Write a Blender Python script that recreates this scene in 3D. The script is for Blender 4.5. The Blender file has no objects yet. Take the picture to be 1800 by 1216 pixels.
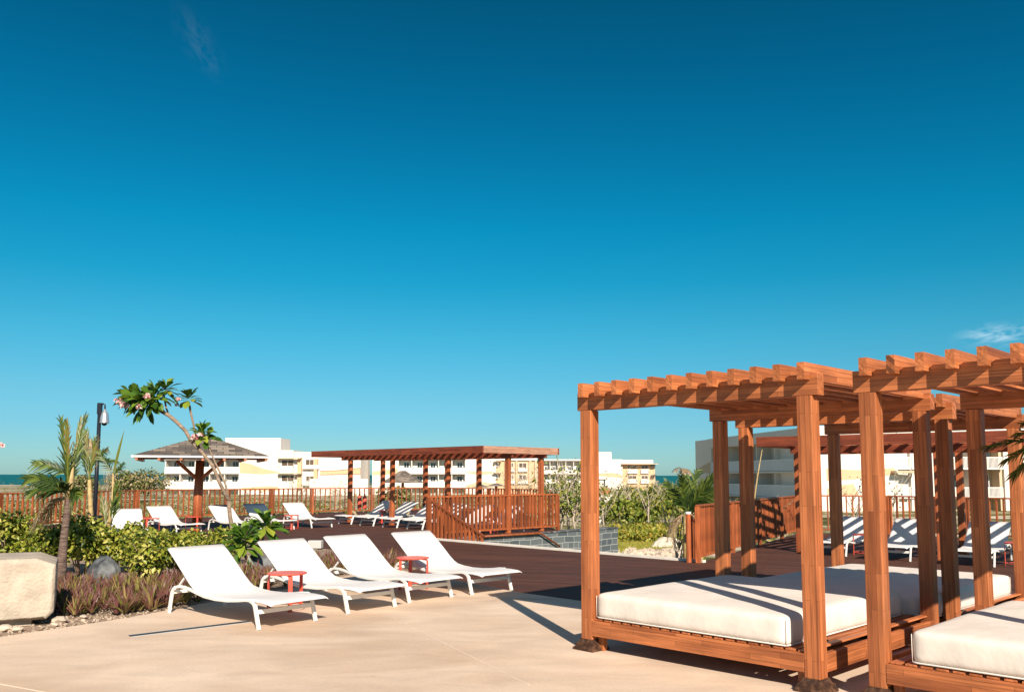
import bpy, math, random
from mathutils import Vector, Matrix
R = math.radians
random.seed(7)
C = bpy.context.scene.collection
scene = bpy.context.scene

# ------------------------------------------------------------------ camera
F, PPY, HOR, ROLL, CAMH = 1530.0, 685.0, 834.9, 0.0017, 1.6      # in pixels of the 1800 x 1216 photograph
TH = math.atan((HOR - PPY) / F)
cam = bpy.data.cameras.new('camera')
cam.sensor_width = 36.0
cam.lens = F / 1800 * 36
cam.shift_y = (PPY - 608) / 1800
cam.clip_start = 0.1
cam.clip_end = 60000
co = bpy.data.objects.new('camera', cam)
C.objects.link(co)
co.matrix_world = Matrix.Translation((0, 0, CAMH)) @ Matrix.Rotation(math.pi / 2 + TH, 4, 'X') @ Matrix.Rotation(ROLL, 4, 'Z')
scene.camera = co

# ------------------------------------------------------------------ sky, sun, exposure
SUN_AZ, SUN_EL = 166.0, 32.0          # azimuth clockwise from +Y
w = bpy.data.worlds.new('World')
scene.world = w
w.use_nodes = True
nt = w.node_tree
nt.nodes.clear()
def N(t, **k):
    n = nt.nodes.new(t)
    for a, b in k.items():
        setattr(n, a, b)
    return n
out = N('ShaderNodeOutputWorld')
bg = N('ShaderNodeBackground')
bg.inputs['Strength'].default_value = 0.10
sky = N('ShaderNodeTexSky')
sky.sky_type = 'NISHITA'
sky.sun_disc = False
sky.sun_elevation = R(SUN_EL)
sky.sun_rotation = R(SUN_AZ)
sky.air_density = 1.0
sky.dust_density = 0.3
sky.ozone_density = 3.0
tcw = N('ShaderNodeTexCoord')
# deep teal blue grade in view; unseen upper sky brightened neutral to lift shadows
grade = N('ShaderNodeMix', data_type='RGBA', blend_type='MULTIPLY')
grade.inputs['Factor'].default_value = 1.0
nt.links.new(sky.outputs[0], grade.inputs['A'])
sepz = N('ShaderNodeSeparateXYZ')
nt.links.new(tcw.outputs['Generated'], sepz.inputs[0])
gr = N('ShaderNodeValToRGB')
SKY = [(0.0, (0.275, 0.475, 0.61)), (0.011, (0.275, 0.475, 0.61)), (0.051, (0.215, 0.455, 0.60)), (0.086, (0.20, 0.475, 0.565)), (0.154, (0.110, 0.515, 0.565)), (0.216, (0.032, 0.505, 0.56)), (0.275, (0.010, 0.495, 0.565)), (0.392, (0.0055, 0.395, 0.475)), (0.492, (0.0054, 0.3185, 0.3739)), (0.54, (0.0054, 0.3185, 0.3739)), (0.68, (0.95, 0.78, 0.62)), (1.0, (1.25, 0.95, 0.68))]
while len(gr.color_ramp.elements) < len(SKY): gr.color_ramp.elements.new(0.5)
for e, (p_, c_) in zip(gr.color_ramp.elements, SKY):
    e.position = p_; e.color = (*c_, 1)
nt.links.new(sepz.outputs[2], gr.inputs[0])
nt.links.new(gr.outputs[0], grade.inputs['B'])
# two faint wisps of cirrus
def wisp(center, sx, sy, rot, scale, strength, prev):
    mp = N('ShaderNodeMapping')
    d = Vector(center).normalized()
    right = d.cross(Vector((0, 0, 1))).normalized()
    up = right.cross(d)
    dx = N('ShaderNodeVectorMath', operation='DOT_PRODUCT')
    dy = N('ShaderNodeVectorMath', operation='DOT_PRODUCT')
    ax = right * math.cos(rot) + up * math.sin(rot)
    ay = -right * math.sin(rot) + up * math.cos(rot)
    dx.inputs[1].default_value = ax / sx
    dy.inputs[1].default_value = ay / sy
    nt.links.new(tcw.outputs['Generated'], dx.inputs[0])
    nt.links.new(tcw.outputs['Generated'], dy.inputs[0])
    cx, cy = d.dot(ax) / sx, d.dot(ay) / sy
    sx_ = N('ShaderNodeMath', operation='SUBTRACT'); sx_.inputs[1].default_value = cx
    sy_ = N('ShaderNodeMath', operation='SUBTRACT'); sy_.inputs[1].default_value = cy
    nt.links.new(dx.outputs['Value'], sx_.inputs[0])
    nt.links.new(dy.outputs['Value'], sy_.inputs[0])
    cb = N('ShaderNodeCombineXYZ')
    nt.links.new(sx_.outputs[0], cb.inputs[0]); nt.links.new(sy_.outputs[0], cb.inputs[1])
    ln = N('ShaderNodeVectorMath', operation='LENGTH')
    nt.links.new(cb.outputs[0], ln.inputs[0])
    fall = N('ShaderNodeMapRange'); fall.interpolation_type = 'SMOOTHSTEP'
    fall.inputs[1].default_value = 1.0; fall.inputs[2].default_value = 0.0
    fall.inputs[3].default_value = 0.0; fall.inputs[4].default_value = 1.0
    nt.links.new(ln.outputs['Value'], fall.inputs[0])
    nz = N('ShaderNodeTexNoise')
    nz.inputs['Scale'].default_value = scale
    nz.inputs['Detail'].default_value = 6
    nz.inputs['Distortion'].default_value = 0.8
    nt.links.new(cb.outputs[0], nz.inputs['Vector'])
    th = N('ShaderNodeMapRange')
    th.inputs[1].default_value = 0.38; th.inputs[2].default_value = 0.75
    nt.links.new(nz.outputs['Fac'], th.inputs[0])
    m1 = N('ShaderNodeMath', operation='MULTIPLY'); nt.links.new(fall.outputs[0], m1.inputs[0]); nt.links.new(th.outputs[0], m1.inputs[1])
    m2 = N('ShaderNodeMath', operation='MULTIPLY'); nt.links.new(m1.outputs[0], m2.inputs[0]); m2.inputs[1].default_value = strength
    mx = N('ShaderNodeMix', data_type='RGBA')
    mx.inputs['B'].default_value = (6.0, 7.0, 7.6, 1)
    nt.links.new(m2.outputs[0], mx.inputs['Factor'])
    nt.links.new(prev, mx.inputs['A'])
    return mx.outputs['Result']

def ray(u, v):
    du, dv = u - 900.0, v - PPY
    x = (du + ROLL * dv) / F
    y = -(dv - ROLL * du) / F
    return Vector((x, math.cos(TH) - y * math.sin(TH), math.sin(TH) + y * math.cos(TH)))
o = wisp(ray(350, 75), 0.05, 0.022, -0.95, 3.0, 0.035, grade.outputs['Result'])
o = wisp(ray(1755, 588), 0.050, 0.016, 0.05, 2.6, 0.55, o)
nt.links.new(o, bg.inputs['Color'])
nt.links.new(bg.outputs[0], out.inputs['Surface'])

sl = bpy.data.lights.new('sun', 'SUN')
sl.energy = 5.0
sl.angle = R(0.5)
sl.color = (1.0, 0.88, 0.74)
so = bpy.data.objects.new('sun', sl)
C.objects.link(so)
sd = Vector((math.sin(R(SUN_AZ)) * math.cos(R(SUN_EL)), math.cos(R(SUN_AZ)) * math.cos(R(SUN_EL)), math.sin(R(SUN_EL))))
so.rotation_euler = sd.to_track_quat('Z', 'Y').to_euler()
scene.view_settings.view_transform = 'Standard'
scene.view_settings.look = 'None'
scene.view_settings.exposure = 0.68
scene.view_settings.gamma = 1.0
scene.cycles.max_bounces = 6
scene.cycles.transparent_max_bounces = 8

# ------------------------------------------------------------------ measuring helpers
ZD = -0.055                                                      # level of the brown deck under the patio
PHI = R(44.6)
E1 = Vector((math.sin(PHI), -math.cos(PHI)))                     # the two directions everything on the terrace follows
E2 = Vector((math.cos(PHI), math.sin(PHI)))
PHR = R(38.5)
E1R = Vector((math.sin(R(90 - 38.5 + 39)), 0)) if False else Vector((math.cos(R(38.5)), -math.sin(R(38.5))))
E2R = Vector((math.sin(R(38.5)), math.cos(R(38.5))))

def G(u, v, z=0.0):
    d = ray(u, v)
    t = (z - CAMH) / d.z
    return Vector((d.x * t, d.y * t))
def L(u, v, p, d):
    """where the line of sight meets the upright plane through p along d: distance along, height"""
    r = ray(u, v)
    # p + s d = t r
    det = d.x * (-r.y) + r.x * d.y
    s = (-p.x * (-r.y) + (-r.x) * p.y) / det if False else (p.y * r.x - p.x * r.y) / (d.x * r.y - d.y * r.x)
    q = p + d * s
    t = q.y / r.y
    return s, CAMH + r.z * t

# ------------------------------------------------------------------ materials
def mat(name, col=(0.5, 0.5, 0.5), rough=0.6, var=0.12, scale=4.0, bump=0.0, bscale=40.0, spec=0.4, metal=0.0,
        col2=None, stretch=(1, 1, 1), coords='Object', detail=5.0, sharp=None):
    m = bpy.data.materials.new(name)
    m.use_nodes = True
    t = m.node_tree
    b = t.nodes['Principled BSDF']
    b.inputs['Roughness'].default_value = rough
    b.inputs['Metallic'].default_value = metal
    b.inputs['Specular IOR Level'].default_value = spec
    tc = t.nodes.new('ShaderNodeTexCoord')
    mp = t.nodes.new('ShaderNodeMapping')
    mp.inputs['Scale'].default_value = stretch
    t.links.new(tc.outputs[coords], mp.inputs['Vector'])
    nz = t.nodes.new('ShaderNodeTexNoise')
    nz.inputs['Scale'].default_value = scale
    nz.inputs['Detail'].default_value = detail
    t.links.new(mp.outputs[0], nz.inputs['Vector'])
    cr = t.nodes.new('ShaderNodeValToRGB')
    a = tuple(c * (1 - var) for c in col)
    c2 = col2 if col2 else tuple(min(1, c * (1 + var)) for c in col)
    lo, hi = sharp if sharp else (0.3, 0.7)
    cr.color_ramp.elements[0].position = lo
    cr.color_ramp.elements[1].position = hi
    cr.color_ramp.elements[0].color = (*a, 1)
    cr.color_ramp.elements[1].color = (*c2, 1)
    t.links.new(nz.outputs['Fac'], cr.inputs[0])
    t.links.new(cr.outputs[0], b.inputs['Base Color'])
    if bump > 0:
        n2 = t.nodes.new('ShaderNodeTexNoise')
        n2.inputs['Scale'].default_value = bscale
        n2.inputs['Detail'].default_value = 4
        t.links.new(mp.outputs[0], n2.inputs['Vector'])
        bp = t.nodes.new('ShaderNodeBump')
        bp.inputs['Strength'].default_value = bump
        bp.inputs['Distance'].default_value = 0.02
        t.links.new(n2.outputs['Fac'], bp.inputs['Height'])
        t.links.new(bp.outputs[0], b.inputs['Normal'])
    return m

def wood(name, axis, c1, c2, strip=0.042, length=0.7, rough=0.5, grain=0.45):
    """glued hardwood strips running along one local axis, each strip with a tone and grain of its own"""
    m = bpy.data.materials.new(name)
    m.use_nodes = True
    t = m.node_tree
    b = t.nodes['Principled BSDF']
    b.inputs['Roughness'].default_value = rough
    b.inputs['Specular IOR Level'].default_value = 0.35
    tc = t.nodes.new('ShaderNodeTexCoord')
    oi = t.nodes.new('ShaderNodeObjectInfo')
    sp = t.nodes.new('ShaderNodeSeparateXYZ')
    t.links.new(tc.outputs['Object'], sp.inputs[0])
    ad = t.nodes.new('ShaderNodeMath'); ad.operation = 'ADD'
    rd = t.nodes.new('ShaderNodeMath'); rd.operation = 'MULTIPLY_ADD'
    t.links.new(oi.outputs['Random'], rd.inputs[0])
    rd.inputs[1].default_value = 13.0
    o1, o2, o3 = {'X': (1, 2, 0), 'Y': (0, 2, 1), 'Z': (0, 1, 2)}[axis]
    t.links.new(sp.outputs[o1], ad.inputs[0]); t.links.new(sp.outputs[o2], ad.inputs[1])
    t.links.new(sp.outputs[o3], rd.inputs[2])
    cb = t.nodes.new('ShaderNodeCombineXYZ')
    t.links.new(rd.outputs[0], cb.inputs[0]); t.links.new(ad.outputs[0], cb.inputs[1])
    br = t.nodes.new('ShaderNodeTexBrick')
    br.inputs['Scale'].default_value = 1.0
    br.inputs['Brick Width'].default_value = length
    br.inputs['Row Height'].default_value = strip
    br.inputs['Mortar Size'].default_value = 0.0018
    br.inputs['Mortar Smooth'].default_value = 0.6
    br.inputs['Color1'].default_value = (*c1, 1)
    br.inputs['Color2'].default_value = (*c2, 1)
    br.inputs['Mortar'].default_value = (*[c * 0.28 for c in c1], 1)
    br.offset = 0.37
    t.links.new(cb.outputs[0], br.inputs['Vector'])
    mp = t.nodes.new('ShaderNodeMapping')
    s = {'X': (1.2, 28, 28), 'Y': (28, 1.2, 28), 'Z': (28, 28, 1.2)}[axis]
    mp.inputs['Scale'].default_value = s
    t.links.new(tc.outputs['Object'], mp.inputs['Vector'])
    nz = t.nodes.new('ShaderNodeTexNoise')
    nz.inputs['Scale'].default_value = 2.0
    nz.inputs['Detail'].default_value = 6
    nz.inputs['Distortion'].default_value = 0.6
    t.links.new(mp.outputs[0], nz.inputs['Vector'])
    mr = t.nodes.new('ShaderNodeMapRange')
    mr.inputs[1].default_value = 0.3; mr.inputs[2].default_value = 0.75
    mr.inputs[3].default_value = 1.0 + grain * 0.4; mr.inputs[4].default_value = 1.0 - grain
    t.links.new(nz.outputs['Fac'], mr.inputs[0])
    # large blotches of weathering
    n3 = t.nodes.new('ShaderNodeTexNoise')
    n3.inputs['Scale'].default_value = 2.3
    n3.inputs['Detail'].default_value = 3
    t.links.new(tc.outputs['Object'], n3.inputs['Vector'])
    mr3 = t.nodes.new('ShaderNodeMapRange')
    mr3.inputs[1].default_value = 0.3; mr3.inputs[2].default_value = 0.7
    mr3.inputs[3].default_value = 0.86; mr3.inputs[4].default_value = 1.1
    t.links.new(n3.outputs['Fac'], mr3.inputs[0])
    mm = t.nodes.new('ShaderNodeMath'); mm.operation = 'MULTIPLY'
    t.links.new(mr.outputs[0], mm.inputs[0]); t.links.new(mr3.outputs[0], mm.inputs[1])
    vm = t.nodes.new('ShaderNodeVectorMath'); vm.operation = 'SCALE'
    t.links.new(br.outputs['Color'], vm.inputs[0]); t.links.new(mm.outputs[0], vm.inputs['Scale'])
    t.links.new(vm.outputs[0], b.inputs['Base Color'])
    bp = t.nodes.new('ShaderNodeBump')
    bp.inputs['Strength'].default_value = 0.25
    bp.inputs['Distance'].default_value = 0.003
    t.links.new(nz.outputs['Fac'], bp.inputs['Height'])
    t.links.new(bp.outputs[0], b.inputs['Normal'])
    return m

def leaf_mat(name, cols, rough=0.45, trans=0.25, back=None):
    """each leaf takes a tone of its own; light comes through the blade"""
    m = bpy.data.materials.new(name)
    m.use_nodes = True
    t = m.node_tree
    b = t.nodes['Principled BSDF']
    b.inputs['Roughness'].default_value = rough
    b.inputs['Specular IOR Level'].default_value = 0.4
    ge = t.nodes.new('ShaderNodeNewGeometry')
    cr = t.nodes.new('ShaderNodeValToRGB')
    els = cr.color_ramp.elements
    els[0].position = 0.0; els[0].color = (*cols[0], 1)
    els[1].position = 1.0; els[1].color = (*cols[-1], 1)
    for i, c in enumerate(cols[1:-1]):
        e = els.new((i + 1) / (len(cols) - 1)); e.color = (*c, 1)
    t.links.new(ge.outputs['Random Per Island'], cr.inputs[0])
    src = cr.outputs[0]
    if back:
        mx = t.nodes.new('ShaderNodeMix'); mx.data_type = 'RGBA'
        mx.inputs['B'].default_value = (*back, 1)
        t.links.new(ge.outputs['Backfacing'], mx.inputs['Factor'])
        t.links.new(src, mx.inputs['A'])
        src = mx.outputs['Result']
    t.links.new(src, b.inputs['Base Color'])
    tr = t.nodes.new('ShaderNodeBsdfTranslucent')
    t.links.new(src, tr.inputs['Color'])
    ms = t.nodes.new('ShaderNodeMixShader')
    ms.inputs[0].default_value = trans
    t.links.new(b.outputs[0], ms.inputs[1]); t.links.new(tr.outputs[0], ms.inputs[2])
    t.links.new(ms.outputs[0], t.nodes['Material Output'].inputs['Surface'])
    return m

WC1, WC2 = (0.56, 0.185, 0.066), (0.33, 0.098, 0.034)
MT = {
    'wx': wood('hardwood_along_x', 'X', WC1, WC2), 'wy': wood('hardwood_along_y', 'Y', WC1, WC2), 'wz': wood('hardwood_along_z', 'Z', WC1, WC2),
    'rx': wood('redwood_along_x', 'X', (0.27, 0.062, 0.027), (0.17, 0.038, 0.018), 0.05, 0.9),
    'rp': wood('redwood_sunlit_tone', 'Y', (0.50, 0.28, 0.19), (0.40, 0.19, 0.12), 0.05, 1.3),  # paler redwood copy; the lit end fascia's brightness is in its colour
    'ry': wood('redwood_along_y', 'Y', (0.50, 0.20, 0.10), (0.38, 0.13, 0.06), 0.05, 0.9),
    'rz': wood('redwood_along_z', 'Z', (0.44, 0.125, 0.045), (0.32, 0.085, 0.03), 0.06, 0.9),
    'fence': mat('stained_fence_wood', (0.33, 0.086, 0.026), 0.5, 0.35, 3.0, stretch=(6, 6, 1), bump=0.2),
    'foot': mat('weathered_foot_wood', (0.06, 0.024, 0.012), 0.7, 0.4, 22, bump=0.12, bscale=60, col2=(0.15, 0.07, 0.035), sharp=(0.45, 0.75)),
    'sling': mat('white_sling_mesh', (0.72, 0.69, 0.67), 0.6, 0.03, 6, bump=0.08, bscale=300),
    'alu': mat('white_powder_coat', (0.74, 0.72, 0.68), 0.35, 0.05, 6, spec=0.5),
    'cushion': mat('cream_cushion_canvas', (0.69, 0.63, 0.565), 0.85, 0.06, 3.5, bump=0.3, bscale=9, spec=0.2),
    'piping': mat('white_piping', (0.70, 0.66, 0.60), 0.7, 0.03),
    'red': mat('coral_red_paint', (0.62, 0.085, 0.05), 0.4, 0.06, 5),
    'black': mat('black_paint', (0.012, 0.014, 0.022), 0.4, 0.2),
    'steel': mat('satin_steel', (0.55, 0.56, 0.58), 0.3, 0.08, 6, metal=0.7),
    'bark': mat('grey_brown_bark', (0.24, 0.17, 0.12), 0.85, 0.35, 9, bump=0.7, bscale=25, stretch=(1, 1, 3)),
    'trunk': mat('ringed_palm_trunk', (0.11, 0.065, 0.055), 0.9, 0.4, 7, bump=1.0, bscale=22, stretch=(1, 1, 6), col2=(0.24, 0.165, 0.13)),
    'cane': mat('yellow_palm_cane', (0.40, 0.28, 0.12), 0.6, 0.25, 6, bump=0.2, stretch=(1, 1, 3)),
    'paleb': mat('pale_dry_branch', (0.46, 0.38, 0.29), 0.85, 0.25, 6, bump=0.4),
    'slate_rock': mat('dark_slate_rock', (0.075, 0.085, 0.095), 0.8, 0.5, 5, bump=1.0, bscale=12, col2=(0.20, 0.21, 0.22), sharp=(0.4, 0.7)),
    'limestone': mat('pale_limestone', (0.48, 0.39, 0.30), 0.9, 0.2, 6, bump=0.8, bscale=14),
    'soilstone': mat('tan_gravel', (0.34, 0.25, 0.17), 0.9, 0.4, 3, col2=(0.55, 0.44, 0.34)),
    'block': mat('honed_coral_stone', (0.41, 0.335, 0.26), 0.85, 0.2, 4.5, bump=0.7, bscale=30, col2=(0.52, 0.44, 0.35), detail=10),
    'white_wall': mat('white_render', (0.68, 0.62, 0.56), 0.85, 0.03, 0.4),
    'peach': mat('peach_render', (0.62, 0.40, 0.24), 0.85, 0.04, 0.4),
    'beige': mat('beige_render', (0.52, 0.40, 0.27), 0.85, 0.05, 0.4),
    'rail_white': mat('white_railing_paint', (0.76, 0.76, 0.76), 0.5, 0.03),
    'glass': mat('dark_window_glass', (0.03, 0.045, 0.055), 0.12, 0.4, 0.8, spec=0.6),
    'brown_glass': mat('brown_blind_glass', (0.11, 0.075, 0.05), 0.3, 0.3, 1.2),
    'concrete_white': mat('white_concrete_kerb', (0.72, 0.66, 0.58), 0.8, 0.08, 3, bump=0.2),
    'greybox': mat('grey_plastic', (0.45, 0.44, 0.42), 0.5, 0.05),
    'thatch': None,
}
G_ = lambda *c: c
MT['hedge'] = leaf_mat('variegated_leaves', [(0.035, 0.065, 0.010), (0.10, 0.15, 0.014), (0.22, 0.25, 0.022), (0.34, 0.33, 0.045), (0.52, 0.47, 0.13)], 0.4, 0.22)
MT['frangi'] = leaf_mat('frangipani_leaves', [(0.025, 0.065, 0.010), (0.07, 0.15, 0.016), (0.15, 0.24, 0.025), (0.30, 0.34, 0.04)], 0.35, 0.25)
MT['flower'] = leaf_mat('pink_blossom', [(0.75, 0.30, 0.34), (0.85, 0.65, 0.58), (0.78, 0.20, 0.30), (0.88, 0.80, 0.68), (0.85, 0.6, 0.4)], 0.6, 0.3)
MT['palm'] = leaf_mat('palm_leaflets', [(0.03, 0.055, 0.012), (0.09, 0.12, 0.018), (0.20, 0.21, 0.03), (0.24, 0.15, 0.06)], 0.4, 0.25)
MT['palmgreen'] = leaf_mat('green_palm_leaflets', [(0.02, 0.042, 0.010), (0.05, 0.09, 0.016), (0.16, 0.20, 0.03)], 0.4, 0.25)
MT['drypalm'] = leaf_mat('dry_palm_leaflets', [(0.20, 0.12, 0.06), (0.35, 0.24, 0.13), (0.50, 0.38, 0.25)], 0.7, 0.15)
MT['rhoeo'] = leaf_mat('spiky_purple_green_blades', [(0.08, 0.10, 0.025), (0.22, 0.22, 0.05), (0.34, 0.28, 0.09), (0.26, 0.13, 0.07), (0.13, 0.045, 0.05)], 0.45, 0.12, back=(0.13, 0.048, 0.042))
MT['seagrape'] = leaf_mat('sea_grape_leaves', [(0.05, 0.09, 0.014), (0.13, 0.18, 0.02), (0.26, 0.29, 0.04), (0.40, 0.34, 0.08)], 0.4, 0.25)
MT['scrub'] = leaf_mat('dry_scrub_leaves', [(0.04, 0.065, 0.014), (0.10, 0.12, 0.022), (0.19, 0.19, 0.04), (0.30, 0.23, 0.12), (0.42, 0.33, 0.22)], 0.7, 0.15)
MT['cover'] = leaf_mat('ground_cover_leaves', [(0.10, 0.13, 0.015), (0.20, 0.22, 0.02), (0.32, 0.30, 0.03), (0.42, 0.26, 0.06)], 0.5, 0.2)

def shingle():
    m = bpy.data.materials.new('grey_wood_shingles'); m.use_nodes = True
    t = m.node_tree; b = t.nodes['Principled BSDF']; b.inputs['Roughness'].default_value = 0.85
    uv = t.nodes.new('ShaderNodeUVMap')
    br = t.nodes.new('ShaderNodeTexBrick')
    br.inputs['Scale'].default_value = 1.0
    br.inputs['Brick Width'].default_value = 0.34; br.inputs['Row Height'].default_value = 0.21
    br.inputs['Mortar Size'].default_value = 0.008
    br.inputs['Color1'].default_value = (0.085, 0.068, 0.058, 1); br.inputs['Color2'].default_value = (0.34, 0.27, 0.21, 1)
    br.inputs['Mortar'].default_value = (0.03, 0.027, 0.025, 1)
    br.inputs['Bias'].default_value = -0.25
    t.links.new(uv.outputs[0], br.inputs['Vector'])
    t.links.new(br.outputs['Color'], b.inputs['Base Color'])
    bp = t.nodes.new('ShaderNodeBump'); bp.inputs['Strength'].default_value = 0.7; bp.inputs['Distance'].default_value = 0.03
    t.links.new(br.outputs['Color'], bp.inputs['Height']); t.links.new(bp.outputs[0], b.inputs['Normal'])
    return m
MT['thatch'] = shingle()
# every rail and baluster has a tone of its own
def vary(m, lo, hi):
    t = m.node_tree; b = t.nodes['Principled BSDF']
    src = b.inputs['Base Color'].links[0].from_socket
    oi = t.nodes.new('ShaderNodeObjectInfo'); mr = t.nodes.new('ShaderNodeMapRange')
    mr.inputs[3].default_value = lo; mr.inputs[4].default_value = hi
    t.links.new(oi.outputs['Random'], mr.inputs[0])
    vm = t.nodes.new('ShaderNodeVectorMath'); vm.operation = 'SCALE'
    t.links.new(src, vm.inputs[0]); t.links.new(mr.outputs[0], vm.inputs['Scale'])
    t.links.new(vm.outputs[0], b.inputs['Base Color'])
vary(MT['fence'], 0.55, 1.15)
for k_ in ('wx', 'wy', 'wz'): vary(MT[k_], 0.80, 1.12)
vary(MT['sling'], 0.96, 1.0)

def stone_cladding():
    m = bpy.data.materials.new('slate_stone_cladding'); m.use_nodes = True
    t = m.node_tree; b = t.nodes['Principled BSDF']; b.inputs['Roughness'].default_value = 0.6
    uv = t.nodes.new('ShaderNodeUVMap')
    br = t.nodes.new('ShaderNodeTexBrick')
    br.inputs['Scale'].default_value = 1.0
    br.inputs['Brick Width'].default_value = 0.46; br.inputs['Row Height'].default_value = 0.19
    br.inputs['Mortar Size'].default_value = 0.012
    br.squash = 0.6; br.squash_frequency = 3; br.offset = 0.35
    br.inputs['Color1'].default_value = (0.055, 0.072, 0.082, 1); br.inputs['Color2'].default_value = (0.13, 0.15, 0.155, 1)
    br.inputs['Mortar'].default_value = (0.27, 0.28, 0.27, 1)
    nz = t.nodes.new('ShaderNodeTexNoise'); nz.inputs['Scale'].default_value = 0.9
    mx = t.nodes.new('ShaderNodeVectorMath'); mx.operation = 'MULTIPLY_ADD'
    t.links.new(uv.outputs[0], nz.inputs['Vector'])
    t.links.new(nz.outputs['Color'], mx.inputs[0]); mx.inputs[1].default_value = (0.35, 0.14, 0); t.links.new(uv.outputs[0], mx.inputs[2])
    t.links.new(mx.outputs[0], br.inputs['Vector'])
    t.links.new(br.outputs['Color'], b.inputs['Base Color'])
    return m
MT['cladding'] = stone_cladding()

def patio_mat():
    m = bpy.data.materials.new('cream_stamped_concrete'); m.use_nodes = True
    t = m.node_tree; b = t.nodes['Principled BSDF']; b.inputs['Roughness'].default_value = 0.8
    b.inputs['Specular IOR Level'].default_value = 0.25
    tc = t.nodes.new('ShaderNodeTexCoord')
    def nz(scale, detail, st=(1, 1, 1), dist=0.0):
        mp = t.nodes.new('ShaderNodeMapping'); mp.inputs['Scale'].default_value = st
        mp.inputs['Rotation'].default_value = (0, 0, R(-20))
        t.links.new(tc.outputs['Object'], mp.inputs['Vector'])
        n = t.nodes.new('ShaderNodeTexNoise'); n.inputs['Scale'].default_value = scale; n.inputs['Detail'].default_value = detail
        n.inputs['Distortion'].default_value = dist
        t.links.new(mp.outputs[0], n.inputs['Vector']); return n
    def ramp(n, a, b_, p0, p1):
        c = t.nodes.new('ShaderNodeValToRGB'); c.color_ramp.elements[0].position = p0; c.color_ramp.elements[1].position = p1
        c.color_ramp.elements[0].color = (*a, 1); c.color_ramp.elements[1].color = (*b_, 1)
        t.links.new(n.outputs['Fac'], c.inputs[0]); return c
    big = ramp(nz(0.5, 5, (1, 1.6, 1), 0.8), (0.55, 0.405, 0.295), (0.70, 0.55, 0.425), 0.34, 0.66)
    mid = ramp(nz(1.7, 7, (1, 2.2, 1), 0.8), (0.90, 0.90, 0.90), (1.05, 1.04, 1.03), 0.3, 0.7)
    fine = ramp(nz(30, 6), (0.95, 0.95, 0.95), (1.03, 1.03, 1.03), 0.35, 0.65)
    spots = ramp(nz(7.5, 2), (1, 1, 1), (0.86, 0.84, 0.82), 0.70, 0.78)
    cur = big.outputs[0]
    for x in (mid, fine, spots):
        mu = t.nodes.new('ShaderNodeMix'); mu.data_type = 'RGBA'; mu.blend_type = 'MULTIPLY'; mu.inputs['Factor'].default_value = 1
        t.links.new(cur, mu.inputs['A']); t.links.new(x.outputs[0], mu.inputs['B']); cur = mu.outputs['Result']
    t.links.new(cur, b.inputs['Base Color'])
    bp = t.nodes.new('ShaderNodeBump'); bp.inputs['Strength'].default_value = 0.25; bp.inputs['Distance'].default_value = 0.02
    t.links.new(mid.outputs[0], bp.inputs['Height']); t.links.new(bp.outputs[0], b.inputs['Normal'])
    return m
MT['patio'] = patio_mat()

def deck_mat():
    m = bpy.data.materials.new('brown_composite_decking'); m.use_nodes = True
    t = m.node_tree; b = t.nodes['Principled BSDF']; b.inputs['Roughness'].default_value = 0.7
    b.inputs['Specular IOR Level'].default_value = 0.12
    tc = t.nodes.new('ShaderNodeTexCoord')
    mp = t.nodes.new('ShaderNodeMapping'); mp.inputs['Rotation'].default_value = (0, 0, R(20))
    t.links.new(tc.outputs['Object'], mp.inputs['Vector'])
    br = t.nodes.new('ShaderNodeTexBrick'); br.inputs['Scale'].default_value = 1.0
    br.inputs['Brick Width'].default_value = 2.4; br.inputs['Row Height'].default_value = 0.14; br.inputs['Mortar Size'].default_value = 0.004
    br.inputs['Color1'].default_value = (0.100, 0.042, 0.028, 1); br.inputs['Color2'].default_value = (0.066, 0.030, 0.021, 1)
    br.inputs['Mortar'].default_value = (0.025, 0.012, 0.01, 1)
    t.links.new(mp.outputs[0], br.inputs['Vector'])
    m2 = t.nodes.new('ShaderNodeMapping'); m2.inputs['Rotation'].default_value = (0, 0, R(20)); m2.inputs['Scale'].default_value = (0.7, 9, 1)
    t.links.new(tc.outputs['Object'], m2.inputs['Vector'])
    nz = t.nodes.new('ShaderNodeTexNoise'); nz.inputs['Scale'].default_value = 2.2; nz.inputs['Detail'].default_value = 7
    t.links.new(m2.outputs[0], nz.inputs['Vector'])
    mr = t.nodes.new('ShaderNodeMapRange'); mr.inputs[1].default_value = 0.3; mr.inputs[2].default_value = 0.75
    mr.inputs[3].default_value = 0.75; mr.inputs[4].default_value = 1.5
    t.links.new(nz.outputs['Fac'], mr.inputs[0])
    vm = t.nodes.new('ShaderNodeVectorMath'); vm.operation = 'SCALE'
    t.links.new(br.outputs['Color'], vm.inputs[0]); t.links.new(mr.outputs[0], vm.inputs['Scale'])
    t.links.new(vm.outputs[0], b.inputs['Base Color'])
    return m
MT['deck'] = deck_mat()

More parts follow.
